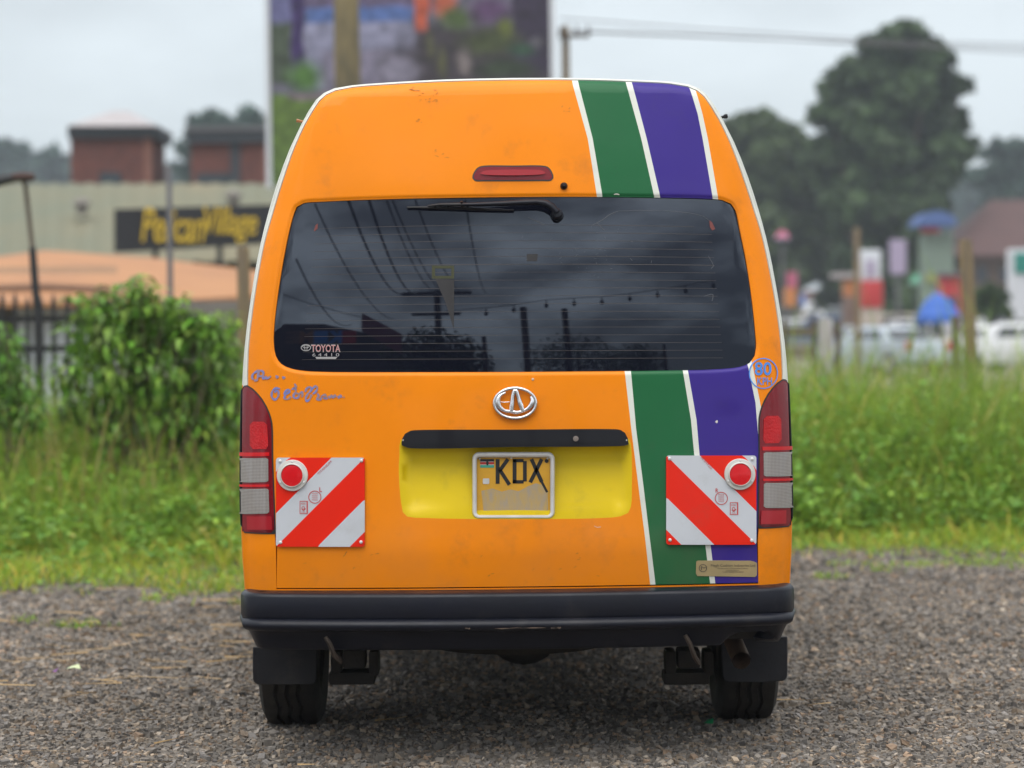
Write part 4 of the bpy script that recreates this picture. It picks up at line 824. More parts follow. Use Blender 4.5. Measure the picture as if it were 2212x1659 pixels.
# broad leaved weeds
def leaves(name, P, D, Ln, Wd, tint, m, parent=None, tip=.22):
    """one folded, drooping leaf per point: P base, D direction, length, width"""
    n = len(P); D = D / np.linalg.norm(D, axis=1, keepdims=True); up = np.tile([0, 0, 1.0], (n, 1)); Sd = np.cross(D, up); Sd /= np.maximum(np.linalg.norm(Sd, axis=1, keepdims=True), 1e-4); Nn = np.cross(Sd, D)
    V = np.zeros((n, 6, 3)); L_ = Ln[:, None]; W_ = Wd[:, None]
    V[:, 0] = P; V[:, 1] = P + D * L_ * .45 + Sd * W_ * .5 + Nn * L_ * .03; V[:, 2] = P + D * L_ * .5 - Nn * W_ * .12; V[:, 3] = P + D * L_ * .45 - Sd * W_ * .5 + Nn * L_ * .03; V[:, 4] = P + D * L_ * (1 - .3 * tip) - Nn * L_ * tip; V[:, 5] = P + D * L_ * .2
    F = np.array([(0,1,2),(0,2,3),(1,4,2),(2,4,3)]); V[:, 5] = V[:, 4]
    o = np_mesh(name, V.reshape(-1, 3), (F[None] + (np.arange(n) * 6)[:, None, None]).reshape(-1, 3), m, tint=np.repeat(tint, 6, 0))
    if parent is not None: o.parent = parent
    return o
def weeds(n_pl, x0, x1, yf, hf, label, ln=(.05, .12)):
    P = []; D = []
    for i in range(n_pl):
        x = U(x0, x1); y = yf(x); h = hf(y) * U(.6, 1.25)
        for k in range(int(10 + 26 * h)):
            t = U(.1, 1) ** .7; a = U(0, 6.28); r = U(.02, .16) * (1.15 - t * .5); P.append((x + math.cos(a) * r * .5, y + math.sin(a) * r * .5, h * t)); D.append((math.cos(a), math.sin(a), U(-.25, .6)))
    n = len(P); L_ = np.random.uniform(*ln, n); return stuff(leaves('broad_leaved_weeds', np.array(P), np.array(D), L_, L_ * np.random.uniform(.35, .6, n), gtint(n, .02) * np.random.uniform(.8, 1.2, (n, 1)), M['leaf']), label)
weeds(900, 1.1, 7, lambda x: U(8.0, 11.5), lambda y: np.interp(y, [8.0, 9, 11.5], [.14, .48, .85]), 'broad leaved green weeds at the foot of the tall grass on the right')
weeds(760, -6, -.7, lambda x: U(6.6, 11), lambda y: np.interp(y, [6.6, 8.3, 9.6, 11], [.08, .32, .62, .85]), 'leafy weeds along the left hand grass bank')
weeds(420, -5, 5, lambda x: float(edge_y(np.array(x))) + U(-.25, 1.8), lambda y: .07, 'low creeping weeds at the gravel edge', (.03, .06))

# the leafy bush on the left and its smaller neighbours
def bush(name, label, cat, lobes, dist, n, ln, base, dens=1.0, tintk=(1, 1, 1), droop=.5, tips=()):
    bx_ = at(*base, dist); bx_.z = 0; root = thing(name, label, cat, bx_); P = []; D = []; mbs = MB()
    for px, py, rp in lobes:
        c = at(px, py, dist); r = rp * dist / FP; c = c - bx_; c.y += U(-.15, .15); k = int(n * (rp ** 2) / sum(q[2] ** 2 for q in lobes)); b0 = Vector((U(-.08, .08), U(-.08, .08), 0))
        mid = b0.lerp(c, .55) + Vector((U(-.05, .05), U(-.05, .05), 0)); mbs.tube([b0, mid, c, c + Vector((0, 0, r * .7))], [.014, .010, .006, .003], 6)
        for s_ in range(5):
            v = Vector((U(-1, 1), U(-1, 1), U(-.3, 1))).normalized() * r * .8; mbs.tube([mid.lerp(c, U(.3, 1)), c + v], [.005, .002], 5)
        for i in range(k):
            v = np.random.normal(size=3); v /= np.linalg.norm(v); rr = r * U(.25, 1.05) ** .6; P.append(np.array(c) + v * rr); d = v * .8 + np.random.normal(size=3) * .45; d[2] -= droop; D.append(d)
    nb = len(P)
    for px, py in tips:
        c = at(px, py, dist) - bx_; c.y += U(-.3, .3); foot = Vector((c.x * .5, c.y * .4, c.z * .62)); md = foot.lerp(c, .6) + Vector((U(-.03, .03), 0, .02)); mbs.tube([foot, md, c], [.007, .005, .0025], 6)
        for q_ in range(15):
            f_ = U(0, 1) ** 1.6; bp = c.lerp(md, f_ * .9); a = U(0, 6.28); P.append(np.array(bp)); D.append((math.cos(a), math.sin(a), U(.0, .75) - .5 * f_))
    P = np.array(P); P[:, 2] = np.maximum(P[:, 2], .05); n_ = len(P); L_ = np.random.uniform(*ln, n_); L_[nb:] *= 1.15
    mbs.build('stem', M['stem'], root, world=False); leaves('foliage', P, np.array(D), L_, L_ * np.random.uniform(.3, .45, n_), np.random.choice([.4, .7, 1.0, 1.35, 1.8], (n_, 1), p=[.22, .25, .28, .17, .08]) * np.array([tintk]) * np.random.uniform(.85, 1.15, (n_, 3)), M['bush_leaf'], root, tip=.42)
    return root
M['stem'] = mat('stem', (0.12, 0.10, 0.05), rough=.8); M['bush_leaf'] = mat('bush_leaf', (0.18, 0.335, 0.045), rough=.42, attr='tint', sub=.35, spec=.5)
bush('leafy_bush', 'tall leafy bush with drooping leaves beside the palisade fence', 'bush', [(205,690,32),(250,675,36),(300,655,40),(290,690,55),(350,670,30),(390,685,28),(230,720,52),(330,710,60),(400,710,45),(450,720,40),(195,740,45),(260,790,60),(350,800,65),(430,790,55),(470,770,35),(300,880,60),(390,880,60),(220,850,45),(460,860,50),(160,800,40),(150,870,36),(500,820,40),(505,890,45),(430,930,50),(250,930,45),(470,740,26),(440,690,22)], 17.3, 2300, (.08, .16), (330, 1000), tintk=(1.1, 1.05, 1), droop=.55, tips=[(165,652),(185,640),(208,628),(232,640),(246,622),(268,612),(286,596),(300,600),(316,606),(335,630),(352,650),(380,640),(398,648),(414,672),(442,690),(470,700),(150,700),(225,655),(275,640),(310,635),(365,668),(200,668)])
bush('leafy_bush', 'dark bush cut off by the left edge of the photo', 'bush', [(20,740,34),(10,800,45),(50,830,36),(0,870,50),(70,890,38)], 17.0, 620, (.06, .12), (20, 980), tintk=(.85, .9, .9))
bush('leafy_bush', 'low bush with yellowed leaves between the tall bush and the minibus', 'bush', [(480,700,24),(500,690,18),(490,760,34),(512,830,36),(470,900,34)], 18.2, 420, (.05, .11), (490, 1000), tintk=(1.25, 1.1, .9))

# small litter on the gravel
for nm, lab, px, py, col, pts in (('wrapper', 'pale green wrapper lying on the gravel left of the minibus', 158, 1453, (.55, .62, .35), ((-.028,0),(-.01,.012),(.02,.01),(.03,-.002),(.006,-.012))), ('wrapper', 'tiny purple scrap beside the pale green wrapper', 120, 1459, (.16, .04, .2), ((-.013,0),(0,.006),(.012,.002),(.004,-.006))), ('wrapper', 'dark green scrap near the wheel beside the exhaust', 1532, 1590, (.01, .16, .06), ((-.018,0),(-.004,.011),(.016,.006),(.012,-.007)))):
    p = at(px, py, 1.33 * FP / (py - 721)); mb = MB(); k = len(pts); mb.add([(p.x + a, p.y + b * 2, .03 + .008 * ((i * 7) % 3)) for i, (a, b) in enumerate(pts)] + [(p.x, p.y, .036)], [(i, (i + 1) % k, k) for i in range(k)]); tag(mb.build(nm, mat(nm, col, rough=.4), smooth=0), lab, 'litter')
# ================================================================ BACKGROUND, LEFT
M['tan_wood'] = mat('weathered_wood', (0.24, 0.165, 0.075), rough=.85, col2=(0.13, 0.10, 0.07), vscale=5, stretch=(3, 3, .5), bump=.4, bscale=25)
M['grey_wood'] = mat('grey_wood', (0.17, 0.13, 0.10), rough=.9, col2=(0.09, 0.07, 0.055), vscale=5, stretch=(3, 3, .5), bump=.4, bscale=25)
M['pole_wood'] = mat('pole_wood', (0.24, 0.185, 0.09), rough=.9, col2=(0.085, 0.075, 0.05), vscale=3.2, stretch=(1.6, 1.6, .5), bump=.3, bscale=12)
M['dark_iron'] = mat('dark_iron', (0.018, 0.017, 0.02), rough=.6, var=.3); M['rust_iron'] = mat('rust_iron', (0.10, 0.045, 0.03), rough=.8, col2=(.05, .03, .03), vscale=4)
M['grey_metal'] = mat('grey_metal', (0.13, 0.125, 0.135), rough=.55, var=.2); M['brick'] = mat('brick_wall', (0.17, 0.062, 0.048), rough=.9, col2=(0.10, 0.045, 0.04), vscale=2.5)
M['brick_l'] = mat('brick_light', (0.26, 0.12, 0.09), rough=.9, var=.3); M['fascia'] = mat('dark_fascia', (0.04, 0.045, 0.055), rough=.7); M['roof_pale'] = mat('pale_roof', (0.42, 0.38, 0.38), rough=.6, var=.2)
M['moss_roof'] = mat('mossy_roof', (0.135, 0.15, 0.105), rough=.85, col2=(0.205, 0.175, 0.105), vscale=.35, stretch=(1, .4, .4)); M['orange_roof'] = mat('orange_roof', (0.43, 0.205, 0.085), rough=.75, col2=(0.34, 0.16, 0.075), vscale=.8)
M['white_wall'] = mat('white_wall', (0.62, 0.64, 0.68), rough=.8, var=.12, vscale=.8); M['shade_wall'] = mat('dull_wall', (0.20, 0.18, 0.16), rough=.9, var=.2); M['sign_black'] = mat('sign_black', (0.016, 0.016, 0.02), rough=.5, dirt=(.05,.05,.055), dscale=3, damt=.6)
M['sign_yellow'] = mat('sign_yellow', (0.62, 0.42, 0.03), rough=.5); M['window_dark'] = mat('dark_window', (0.03, 0.04, 0.05), rough=.15)
def quad(mb, pts, m=0): return mb.add(pts, [(0, 1, 2, 3)], m)
def pbox(mb, x0, y0, x1, y1, dist, dep, m=0, ground=False):
    a, b = at(x0, y0, dist), at(x1, y1, dist); zt, zb_ = a.z, (0 if ground else b.z); return mb.box(((a.x + b.x) / 2, a.y + dep / 2, (zt + zb_) / 2), (abs(b.x - a.x), dep, zt - zb_), m=m)
# the tall brick water towers
for lab, x0, x1, yt, win, lt in (('brick tower with a pale hipped roof, the one at the left edge', 152, 332, 272, (215, 372, 262, 403), None), ('brick tower with a flat dark roof next to the billboard', 412, 590, 283, (425, 375, 500, 398), (505, 545))):
    b0 = at((x0 + x1) / 2, 700, 75); b0.z = 0; r = thing('brick_tower', lab, 'tower', b0)
    mb = MB(); pbox(mb, x0, yt + 22, x1, 700, 75, 3.0, ground=True); mb.build('wall', M['brick'], r)
    mb = MB(); pbox(mb, x0 - 6, yt, x1 + 6, yt + 24, 74.8, 3.4); f_ = mb.build('fascia', M['fascia'], r)
    a, b, c_ = at(x0 - 10, yt, 74.6), at(x1 + 10, yt, 74.6), at(x0 + 90, yt - 32, 76.5); mb = MB()
    if lt is None: mb.add([a, b, b + Vector((0, 3.8, 0)), a + Vector((0, 3.8, 0)), c_, c_ + Vector((.5, 0, 0))], [(0, 1, 5, 4), (1, 2, 5), (2, 3, 4, 5), (3, 0, 4), (3, 2, 1, 0)])
    else: mb.box(((a.x + b.x) / 2, 69.1, a.z + .07), (b.x - a.x, 3.8, .14))
    mb.build('roof', M['roof_pale' if lt is None else 'grey_metal'], r)
    mb = MB(); pbox(mb, *win, 74.95, .1); mb.build('window', M['window_dark'], r)
    mb = MB(); pbox(mb, x1 - 22, yt + 24, x1 - 4, 403, 74.96, .1); mb.build('pilaster', M['brick_l'], r)
    if lt: mb = MB(); pbox(mb, lt[0] - 8, yt + 26, lt[0] + 14, 400, 74.95, .1); mb.build('opening', M['fascia'], r)
# long house with a mossy roof
def at_z(px, z, dist): p = at(px, 700, dist); p.z = z; return p
r = thing('long_house', 'long low house under a greenish grey metal roof behind the shop sign', 'house', at_z(300, 0, 58)); mb = MB(); e0, e1, r0, r1 = at(-260, 566, 54), at(900, 566, 54), at(-260, 398, 62), at(900, 398, 62)
kx = 60
for i in range(kx): 
    t0, t1 = i / kx, (i + 1) / kx; z = .03 if i % 2 else 0; q_ = [e0.lerp(e1, t0), e0.lerp(e1, t1), r0.lerp(r1, t1), r0.lerp(r1, t0)]; quad(mb, [p + Vector((0, 0, z)) for p in q_]); quad(mb, [p + Vector((0, 0, z)) for p in (q_[3], q_[2], q_[2] + Vector((0, 8, -2)), q_[3] + Vector((0, 8, -2)))])
mb.build('roof', M['moss_roof'], r, smooth=0); mb = MB(); a, b = e0 + Vector((.4, .5, 0)), e1 + Vector((-.4, .5, 0)); mb.box(((a.x + b.x) / 2, a.y + 6, 1.38), (b.x - a.x, 12, 2.76)); mb.build('wall', M['shade_wall'], r)
for px, py in ((178, 418), (505, 402)):
    p = at(px, py + 12, 58); mb = MB(); mb.lathe([(.14, 0), (.14, .2), (.24, .22), (.17, .32), (.05, .38)], 12, (p.x, p.y - .1, p.z - .35)); mb.build('roof_vent', M['shade_wall'], r)
# shop sign
sd_ = 40; r = thing('shop_sign', 'black sign with yellow lettering standing before the long house', 'sign', at_z(420, 0, sd_)); P = [at(247, 452, sd_), at(247, 545, sd_), at(650, 521, sd_ + 2.4), at(650, 440, sd_ + 2.4)]; mb = MB(); mb.add(P + [p + Vector((.05, .18, 0)) for p in P], [(0, 1, 2, 3), (7, 6, 5, 4), (0, 4, 5, 1), (1, 5, 6, 2), (2, 6, 7, 3), (3, 7, 4, 0)]); mb.build('board', M['sign_black'], r, smooth=0)
ux = (P[3] - P[0]).normalized(); uz = Vector((0, 0, 1)); nn_ = ux.cross(uz).normalized(); nn_ = nn_ if nn_.y < 0 else -nn_
for t_, x0, x1, y0, y1 in (('Pelican', 299, 434, 448, 523), ('Village', 432, 549, 444, 524)):
    A, F = font_mesh(t_, .012, .25, .95); mb = MB(); o0 = at(x0, y1, sd_) ; s_ = sd_ / FP; L0 = (x0 - 247) / 403 * (P[3] - P[0]).length; k = (x1 - x0) / 403 * (P[3] - P[0]).length
    zb_ = at(x0, y1, sd_ + 2.4 * (x0 - 247) / 403).z; hh = (y1 - y0) * s_; lo = [P[0] + ux * (L0 + a * k) for a, b in A]; vs = [Vector((p.x, p.y, zb_ + b * hh)) + nn_ * .03 for p, (a, b) in zip(lo, A)]; mb.add(vs, F); mb.build('lettering', M['sign_yellow'], r, smooth=0)
for px in (330, 470, 590): mb = MB(); p = at(px, 530, sd_ + .8); mb.tube([(p.x, p.y + .3, 0), (p.x, p.y + .3, p.z)], .05, 8); mb.build('post', M['dark_iron'], r)
# orange roofed building with a white wall
r = thing('orange_roofed_shed', 'shed with a faded orange sheet roof and white wall behind the fence', 'shed', at_z(260, 0, 32)); mb = MB()
top = [at(-160, 575, 33.5), at(95, 541, 35), at(330, 557, 35), at(560, 586, 34)]; low = [at(-160, 655, 29), at(95, 653, 29.5), at(330, 650, 30), at(560, 638, 31)]
mb.add(top + low + [p - Vector((0, 0, .06)) for p in low], [(i, i + 1, 5 + i, 4 + i) for i in range(3)] + [(4 + i, 5 + i, 9 + i, 8 + i) for i in range(3)]); mb.add([p + Vector((0, 0, 0)) for p in top] + [p + Vector((0, 3, -.8)) for p in top], [(i + 1, i, 4 + i, 5 + i) for i in range(3)]); mb.build('roof', M['orange_roof'], r, smooth=0)
mb = MB(); A, B, C_, D_ = at(-60, 598, 31.2), at(255, 596, 31.2), at(255, 612, 30.6), at(-60, 612, 30.6); up_ = Vector((0, -.05, .12)); quad(mb, [A + up_, B + up_, C_ + up_, D_ + up_]); mb.build('roof_shadow_band', mat('shadowed_sheet', (.30, .17, .09), rough=.9, var=.3), r)  # shadow band across the roof, put in as a strip of darker colour
mb = MB(); pbox(mb, -200, 657, 560, 900, 30.2, 2.6, ground=True); mb.build('wall', M['shade_wall'], r); mb = MB(); pbox(mb, 30, 668, 265, 900, 30.1, .08, ground=True); mb.build('white_panel', M['white_wall'], r)
# palisade fence
fd = 20.5; r = thing('palisade_fence', 'black iron palisade fence at the left edge', 'fence', at_z(60, 0, fd))
for i, px in enumerate(np.arange(-52, 330, 28.0)):
    mb = MB(); p = at(px + U(-2, 2), 650 + U(-6, 6), fd); mb.box((p.x, p.y, p.z / 2), (.034, .02, p.z)); mb.add([(p.x - .017, p.y - .01, p.z), (p.x + .017, p.y - .01, p.z), (p.x + .017, p.y + .01, p.z), (p.x - .017, p.y + .01, p.z), (p.x, p.y, p.z + .07)], [(0, 1, 4), (1, 2, 4), (2, 3, 4), (3, 0, 4)]); mb.build('paling', M['dark_iron'], r, smooth=0)
for py in (690, 755): a, b = at(-60, py, fd + .03), at(330, py, fd + .03); mb = MB(); mb.box(((a.x + b.x) / 2, a.y + .02, a.z), (b.x - a.x, .03, .05)); mb.build('rail', M['dark_iron'], r)
# rusty lamp post
r = thing('lamp_post', 'leaning lamp post with a rusty round head at the left edge', 'lamp post', at_z(88, 0, 20)); P = [at(90, 860, 20), at(82, 690, 20), at(74, 590, 20), at(70, 535, 20)]; P[0].z = 0; mb = MB(); mb.tube(P, [.036, .034, .032, .030], 10); mb.build('pole', M['dark_iron'], r)
P = [at(70, 535, 20), at(63, 470, 20), at(56, 410, 20), at(52, 385, 20)]; mb = MB(); mb.tube(P, [.022, .02, .019, .018], 10); mb.build('upper_pole', M['grey_wood'], r)
mb = MB(); p = at(50, 382, 20); mb.lathe([(.02, -.04), (.085, -.03), (.10, .0), (.08, .028), (.02, .035)], 16, (p.x, p.y, p.z)); mb.build('head', M['rust_iron'], r); mb = MB(); mb.tube([at(50, 381, 20), at(20, 386, 20), at(-60, 402, 20)], [.03, .04, .06], 8); mb.build('arm', M['dark_iron'], r)
def post(name, label, cat, top, bot, dist, wpx, m, n=10, group=None, taper=.9):
    b = at(*bot, dist); b.z = -.05; t = at(*top, dist); w_ = wpx * dist / FP / 2; r = MB(); mid = b.lerp(t, .5) + Vector((w_ * .15, 0, 0)); r.tube([b, mid, t - Vector((0, 0, w_ * .3)), t], [w_, w_ * .97, w_ * taper, w_ * taper * .8], n); o = r.build(name, m, None); return tag(o, label, cat, group)
post('metal_post', 'thin grey metal post in front of the yellow lettered sign', 'post', (365, 358), (366, 720), 24, 13, M['grey_metal'])
post('wooden_post', 'olive brown wooden post close to the left side of the minibus', 'post', (525, 533), (527, 850), 19.5, 31, M['tan_wood'])
post('utility_pole', 'thick wooden pole standing in front of the billboard', 'pole', (743, -220), (752, 500), 30, 60, M['pole_wood'], 16, taper=.88)
# billboard
bd = 45
def billboard():
    r = thing('billboard', 'large printed billboard with flowers and lawn behind the minibus', 'billboard', at_z(885, 0, bd)); x0, x1, yt, yb3 = 580, 1193, -170, 392
    m = bpy.data.materials.new('printed_sheet'); m.use_nodes = True; n = m.node_tree.nodes; l = m.node_tree.links; p = n['Principled BSDF']; p.inputs['Roughness'].default_value = .6
    tcn = n.new('ShaderNodeTexCoord'); nz_ = n.new('ShaderNodeTexNoise'); nz_.inputs['Scale'].default_value = 1.6; nz_.inputs['Detail'].default_value = 5; l.new(tcn.outputs['Object'], nz_.inputs['Vector'])
    ms_ = n.new('ShaderNodeVectorMath'); ms_.operation = 'MULTIPLY_ADD'; l.new(nz_.outputs['Color'], ms_.inputs[0]); ms_.inputs[1].default_value = (.24, 0, .24); sb = n.new('ShaderNodeVectorMath'); sb.operation = 'SUBTRACT'; sb.inputs[1].default_value = (.12, 0, .12)
    l.new(tcn.outputs['Object'], ms_.inputs[2]); l.new(ms_.outputs[0], sb.inputs[0]); o0 = wloc(r); out = None; k = bd / FP
    def P2(px, py): q_ = at(px, py, bd); return q_.x - o0.x, q_.z
    fine = n.new('ShaderNodeTexNoise'); fine.inputs['Scale'].default_value = 5; fine.inputs['Detail'].default_value = 6; l.new(tcn.outputs['Object'], fine.inputs['Vector'])
    lay = [(650,-60,930,18,.18,.14,.26),(655,14,890,60,.13,.22,.55),(655,48,905,190,.38,.38,.55),(700,110,900,190,.30,.27,.38),(624,-170,656,140,.06,.03,.16),(578,45,627,180,.09,.12,.08),(578,-170,626,48,.20,.20,.42),
           (578,205,790,420,.15,.245,.045),('e',660,166,38,32,.10,.23,.045),('e',900,150,62,46,.13,.11,.16),('e',1020,150,150,110,.075,.06,.075),(900,60,1200,400,.07,.055,.07),(1105,-170,1200,155,.05,.035,.075),
           ('e',860,150,40,26,.36,.33,.44),(893,-170,925,66,.72,.14,.07),('e',960,5,26,30,.72,.16,.08),('e',985,38,36,24,.11,.17,.05),('e',1060,90,60,26,.085,.105,.04),('e',1092,60,14,20,.17,.20,.04),('e',1128,108,26,12,.05,.12,.07),('e',1060,20,40,26,.16,.08,.20),
           ('e',1003,132,14,26,.30,.25,.25),('e',955,138,10,36,.12,.12,.05),('e',930,100,8,30,.12,.12,.06),('e',1090,150,60,20,.05,.075,.04),('e',1160,90,18,10,.16,.15,.18),(620,200,760,212,.3,.22,.26)]
    for q_ in lay:
        if q_[0] == 'e': (cx, cz), rx, rz, c = P2(q_[1], q_[2]), q_[3] * k, q_[4] * k, q_[5:]
        else: (ax, az), (bx2, bz) = P2(q_[0], q_[1]), P2(q_[2], q_[3]); cx, cz, rx, rz, c = (ax + bx2) / 2, (az + bz) / 2, (bx2 - ax) / 2, (az - bz) / 2, q_[4:]
        a = n.new('ShaderNodeMapping'); a.vector_type = 'POINT'; a.inputs['Location'].default_value = (-cx / rx, 0, -cz / rz); a.inputs['Scale'].default_value = (1 / rx, 0, 1 / rz); l.new(sb.outputs[0], a.inputs[0])
        if q_[0] == 'e': d = n.new('ShaderNodeVectorMath'); d.operation = 'LENGTH'; l.new(a.outputs[0], d.inputs[0]); v = d.outputs['Value']
        else:
            d = n.new('ShaderNodeVectorMath'); d.operation = 'ABSOLUTE'; l.new(a.outputs[0], d.inputs[0]); sx_ = n.new('ShaderNodeSeparateXYZ'); l.new(d.outputs[0], sx_.inputs[0]); mxx = n.new('ShaderNodeMath'); mxx.operation = 'MAXIMUM'; l.new(sx_.outputs[0], mxx.inputs[0]); l.new(sx_.outputs[2], mxx.inputs[1]); v = mxx.outputs[0]
        g = n.new('ShaderNodeMapRange'); l.new(v, g.inputs[0]); g.inputs[1].default_value = (1.45 if q_[0] == 'e' else 1.05); g.inputs[2].default_value = (.55 if q_[0] == 'e' else .94); g.inputs[3].default_value = 0; g.inputs[4].default_value = 1
        mm = n.new('ShaderNodeMix'); mm.data_type = 'RGBA'; l.new(g.outputs[0], mm.inputs[0]); mm.inputs[7].default_value = (*c, 1)
        if out is None: mm.inputs[6].default_value = (.20, .19, .26, 1)
        else: l.new(out, mm.inputs[6])
        out = mm.outputs[2]
    fr = n.new('ShaderNodeMapRange'); l.new(fine.outputs['Fac'], fr.inputs[0]); fr.inputs[1].default_value = .3; fr.inputs[2].default_value = .7; fr.inputs[3].default_value = .32; fr.inputs[4].default_value = .85
    mm = n.new('ShaderNodeMix'); mm.data_type = 'RGBA'; mm.blend_type = 'MULTIPLY'; mm.inputs[0].default_value = 1; l.new(out, mm.inputs[6]); l.new(fr.outputs[0], mm.inputs[7]); l.new(mm.outputs[2], p.inputs['Base Color'])
    A, B = at(x0, yt, bd), at(x1, yb3, bd); mb = MB(); mb.box(((A.x + B.x) / 2, A.y + .06, (A.z + B.z) / 2), (B.x - A.x, .1, A.z - B.z)); mb.build('sheet', m, r)
    for xx in (A.x - .05, B.x + .03): mb = MB(); mb.box((xx, A.y + .1, (A.z + B.z) / 2), (.09, .24, A.z - B.z + .1)); mb.build('frame', M['white_wall'], r)
    for t in (.3, .7): xx = A.x + (B.x - A.x) * t; mb = MB(); mb.tube([(xx, A.y + .5, 0), (xx, A.y + .5, A.z)], .16, 12); mb.build('leg', M['grey_metal'], r)
billboard()
# line pole with crossarm and the wires running off to the right
r = thing('line_pole', 'slim wooden line pole with a crossarm right of the billboard', 'pole', at_z(1221, 0, 48)); t = at(1221, 56, 48); mb = MB(); mb.tube([(t.x, t.y, 0), (t.x, t.y, t.z)], [.11, .075], 12); mb.build('shaft', M['tan_wood'], r)
mb = MB(); a, b = at(1206, 78, 48), at(1275, 72, 47.5); mb.box(((a.x + b.x) / 2, a.y - .1, (a.z + b.z) / 2), (b.x - a.x, .09, .07)); mb.build('crossarm', M['grey_wood'], r)
for px in (1212, 1245, 1270): mb = MB(); p = at(px, 70, 47.8); mb.lathe([(.02, -.02), (.05, 0), (.03, .05), (.05, .09), (.01, .12)], 8, (p.x, p.y, p.z)); mb.build('insulator', M['grey_metal'], r)
for lab, pts in (('upper overhead wire crossing the sky right of the billboard', [(1212, 40), (1500, 62), (1900, 88), (2300, 98)]), ('lower overhead wire crossing the sky right of the billboard', [(1245, 66), (1500, 76), (1900, 94), (2300, 108)]), ('short overhead wire between the two long wires', [(1270, 70), (1700, 86), (2300, 120)])):
    mb = MB(); mb.tube([at(a, b, 48 + i * 3) for i, (a, b) in enumerate(pts)], .013, 5); tag(mb.build('overhead_wire', M['grey_metal']), lab, 'wire')

# ================================================================ TREES
M['bark'] = mat('bark', (0.10, 0.08, 0.06), rough=.95, var=.4, vscale=2)
M['crown'] = mat('crown_leaf', (0.050, 0.086, 0.030), rough=.6, attr='tint', sub=.2, spec=.3); M['crown_hazed'] = mat('crown_leaf_hazed', (0.040, 0.075, 0.055), rough=.6, attr='tint', sub=.2, spec=.3)  # far crowns are coloured bluer, distance haze put into the leaf colour
def tree(label, lobes, dist, base, n, leaf, tr, m='crown', name='broadleaf_tree', flat=.9, warm=1.0):
    b = at(*base, dist); b.z = 0; r = thing(name, label, 'tree', b); mb = MB(); fork = Vector((0, 0, max(.6, min((at(px, py, dist).z - rp * dist / FP) for px, py, rp in lobes) * .8))); mb.tube([(0, 0, -.1), fork * .5 + Vector((tr * .3, 0, 0)), fork], [tr, tr * .8, tr * .68], 10)
    P = []; NN = []; TT = []; A = sum(q[2] ** 2 for q in lobes)
    for i, (px, py, rp) in enumerate(lobes):
        c = at(px, py, dist) - b; rr = rp * 1.16 * dist / FP; c.y = U(-1, 1) * rr * .9; k = int(n * rp ** 2 / A); mid = fork.lerp(c, .5) + Vector((U(-.3, .3), U(-.3, .3), 0)) * rr * .5; mb.tube([fork * U(.7, 1), mid, c], [tr * .38, tr * .22, tr * .08], 6)
        sub_ = [np.random.normal(size=3) for _ in range(9)]; sub_ = [np.array(c) + s / np.linalg.norm(s) * rr * U(.45, .85) * np.array([1, flat, .9]) for s in sub_]
        for s_ in sub_:
            kk = k // 9; d = np.random.normal(size=(kk, 3)); d /= np.linalg.norm(d, axis=1, keepdims=True); q = s_ + d * (rr * .56 * np.random.rand(kk, 1) ** .6) * np.array([1.1, 1.1, .8]); P.append(q); NN.append(d + np.random.normal(size=(kk, 3)) * .6 + np.array([0, 0, .5])); TT.append(np.tile(U(.72, 1.28), kk) * np.random.uniform(.7, 1.3, kk))
    P = np.concatenate(P); D = np.concatenate(NN); T_ = np.concatenate(TT); n_ = len(P); D /= np.linalg.norm(D, axis=1, keepdims=True); a = np.cross(D, np.random.normal(size=(n_, 3))); a /= np.linalg.norm(a, axis=1, keepdims=True); c = np.cross(D, a); s_ = (leaf * np.random.uniform(.6, 1.4, n_))[:, None]
    V = np.stack([P - a * s_, P + c * s_ * .55, P + a * s_, P - c * s_ * .55], 1); F = np.array([(0, 1, 2), (0, 2, 3)]); tint = T_[:, None] * np.array([[warm, 1, 1]])
    mb.build('trunk', M['bark'], r, world=False); o = np_mesh('crown', V.reshape(-1, 3), (F[None] + (np.arange(n_) * 4)[:, None, None]).reshape(-1, 3), M[m], parent=r, tint=np.repeat(tint, 4, 0)); return r
tree('tallest tree with a ragged rounded crown on the right', [(1950,100,48),(1900,115,42),(2000,125,42),(2035,185,48),(1835,190,42),(1880,190,60),(1960,200,75),(1795,245,38),(1840,270,62),(1930,300,80),(2010,280,62),(2076,186,17),(2062,255,30),(2085,320,22),(1800,330,48),(1870,380,75),(1960,390,75),(2040,345,50),(1850,460,62),(1930,470,60),(1905,550,58),(1985,450,40),(1810,450,45),(1960,540,45),(1850,560,50),(1900,640,60),(1960,630,50)], 150, (1905, 720), 36000, .45, .75)
tree('green tree between the minibus and the tallest tree', [(1595,280,38),(1640,275,40),(1610,330,55),(1690,300,34),(1660,360,60),(1620,420,55),(1720,330,40),(1740,390,45),(1690,440,58),(1640,500,55),(1720,510,55),(1680,570,55),(1770,470,45),(1760,560,50),(1560,340,50)], 158, (1670, 725), 22000, .46, .4, warm=1.12)
tree('dark tree low behind the yellow brown pole on the right', [(1800,540,45),(1850,570,55),(1780,600,45),(1830,640,45),(1900,600,50),(1990,560,40),(2000,620,40)], 165, (1830, 722), 9000, .42, .4)
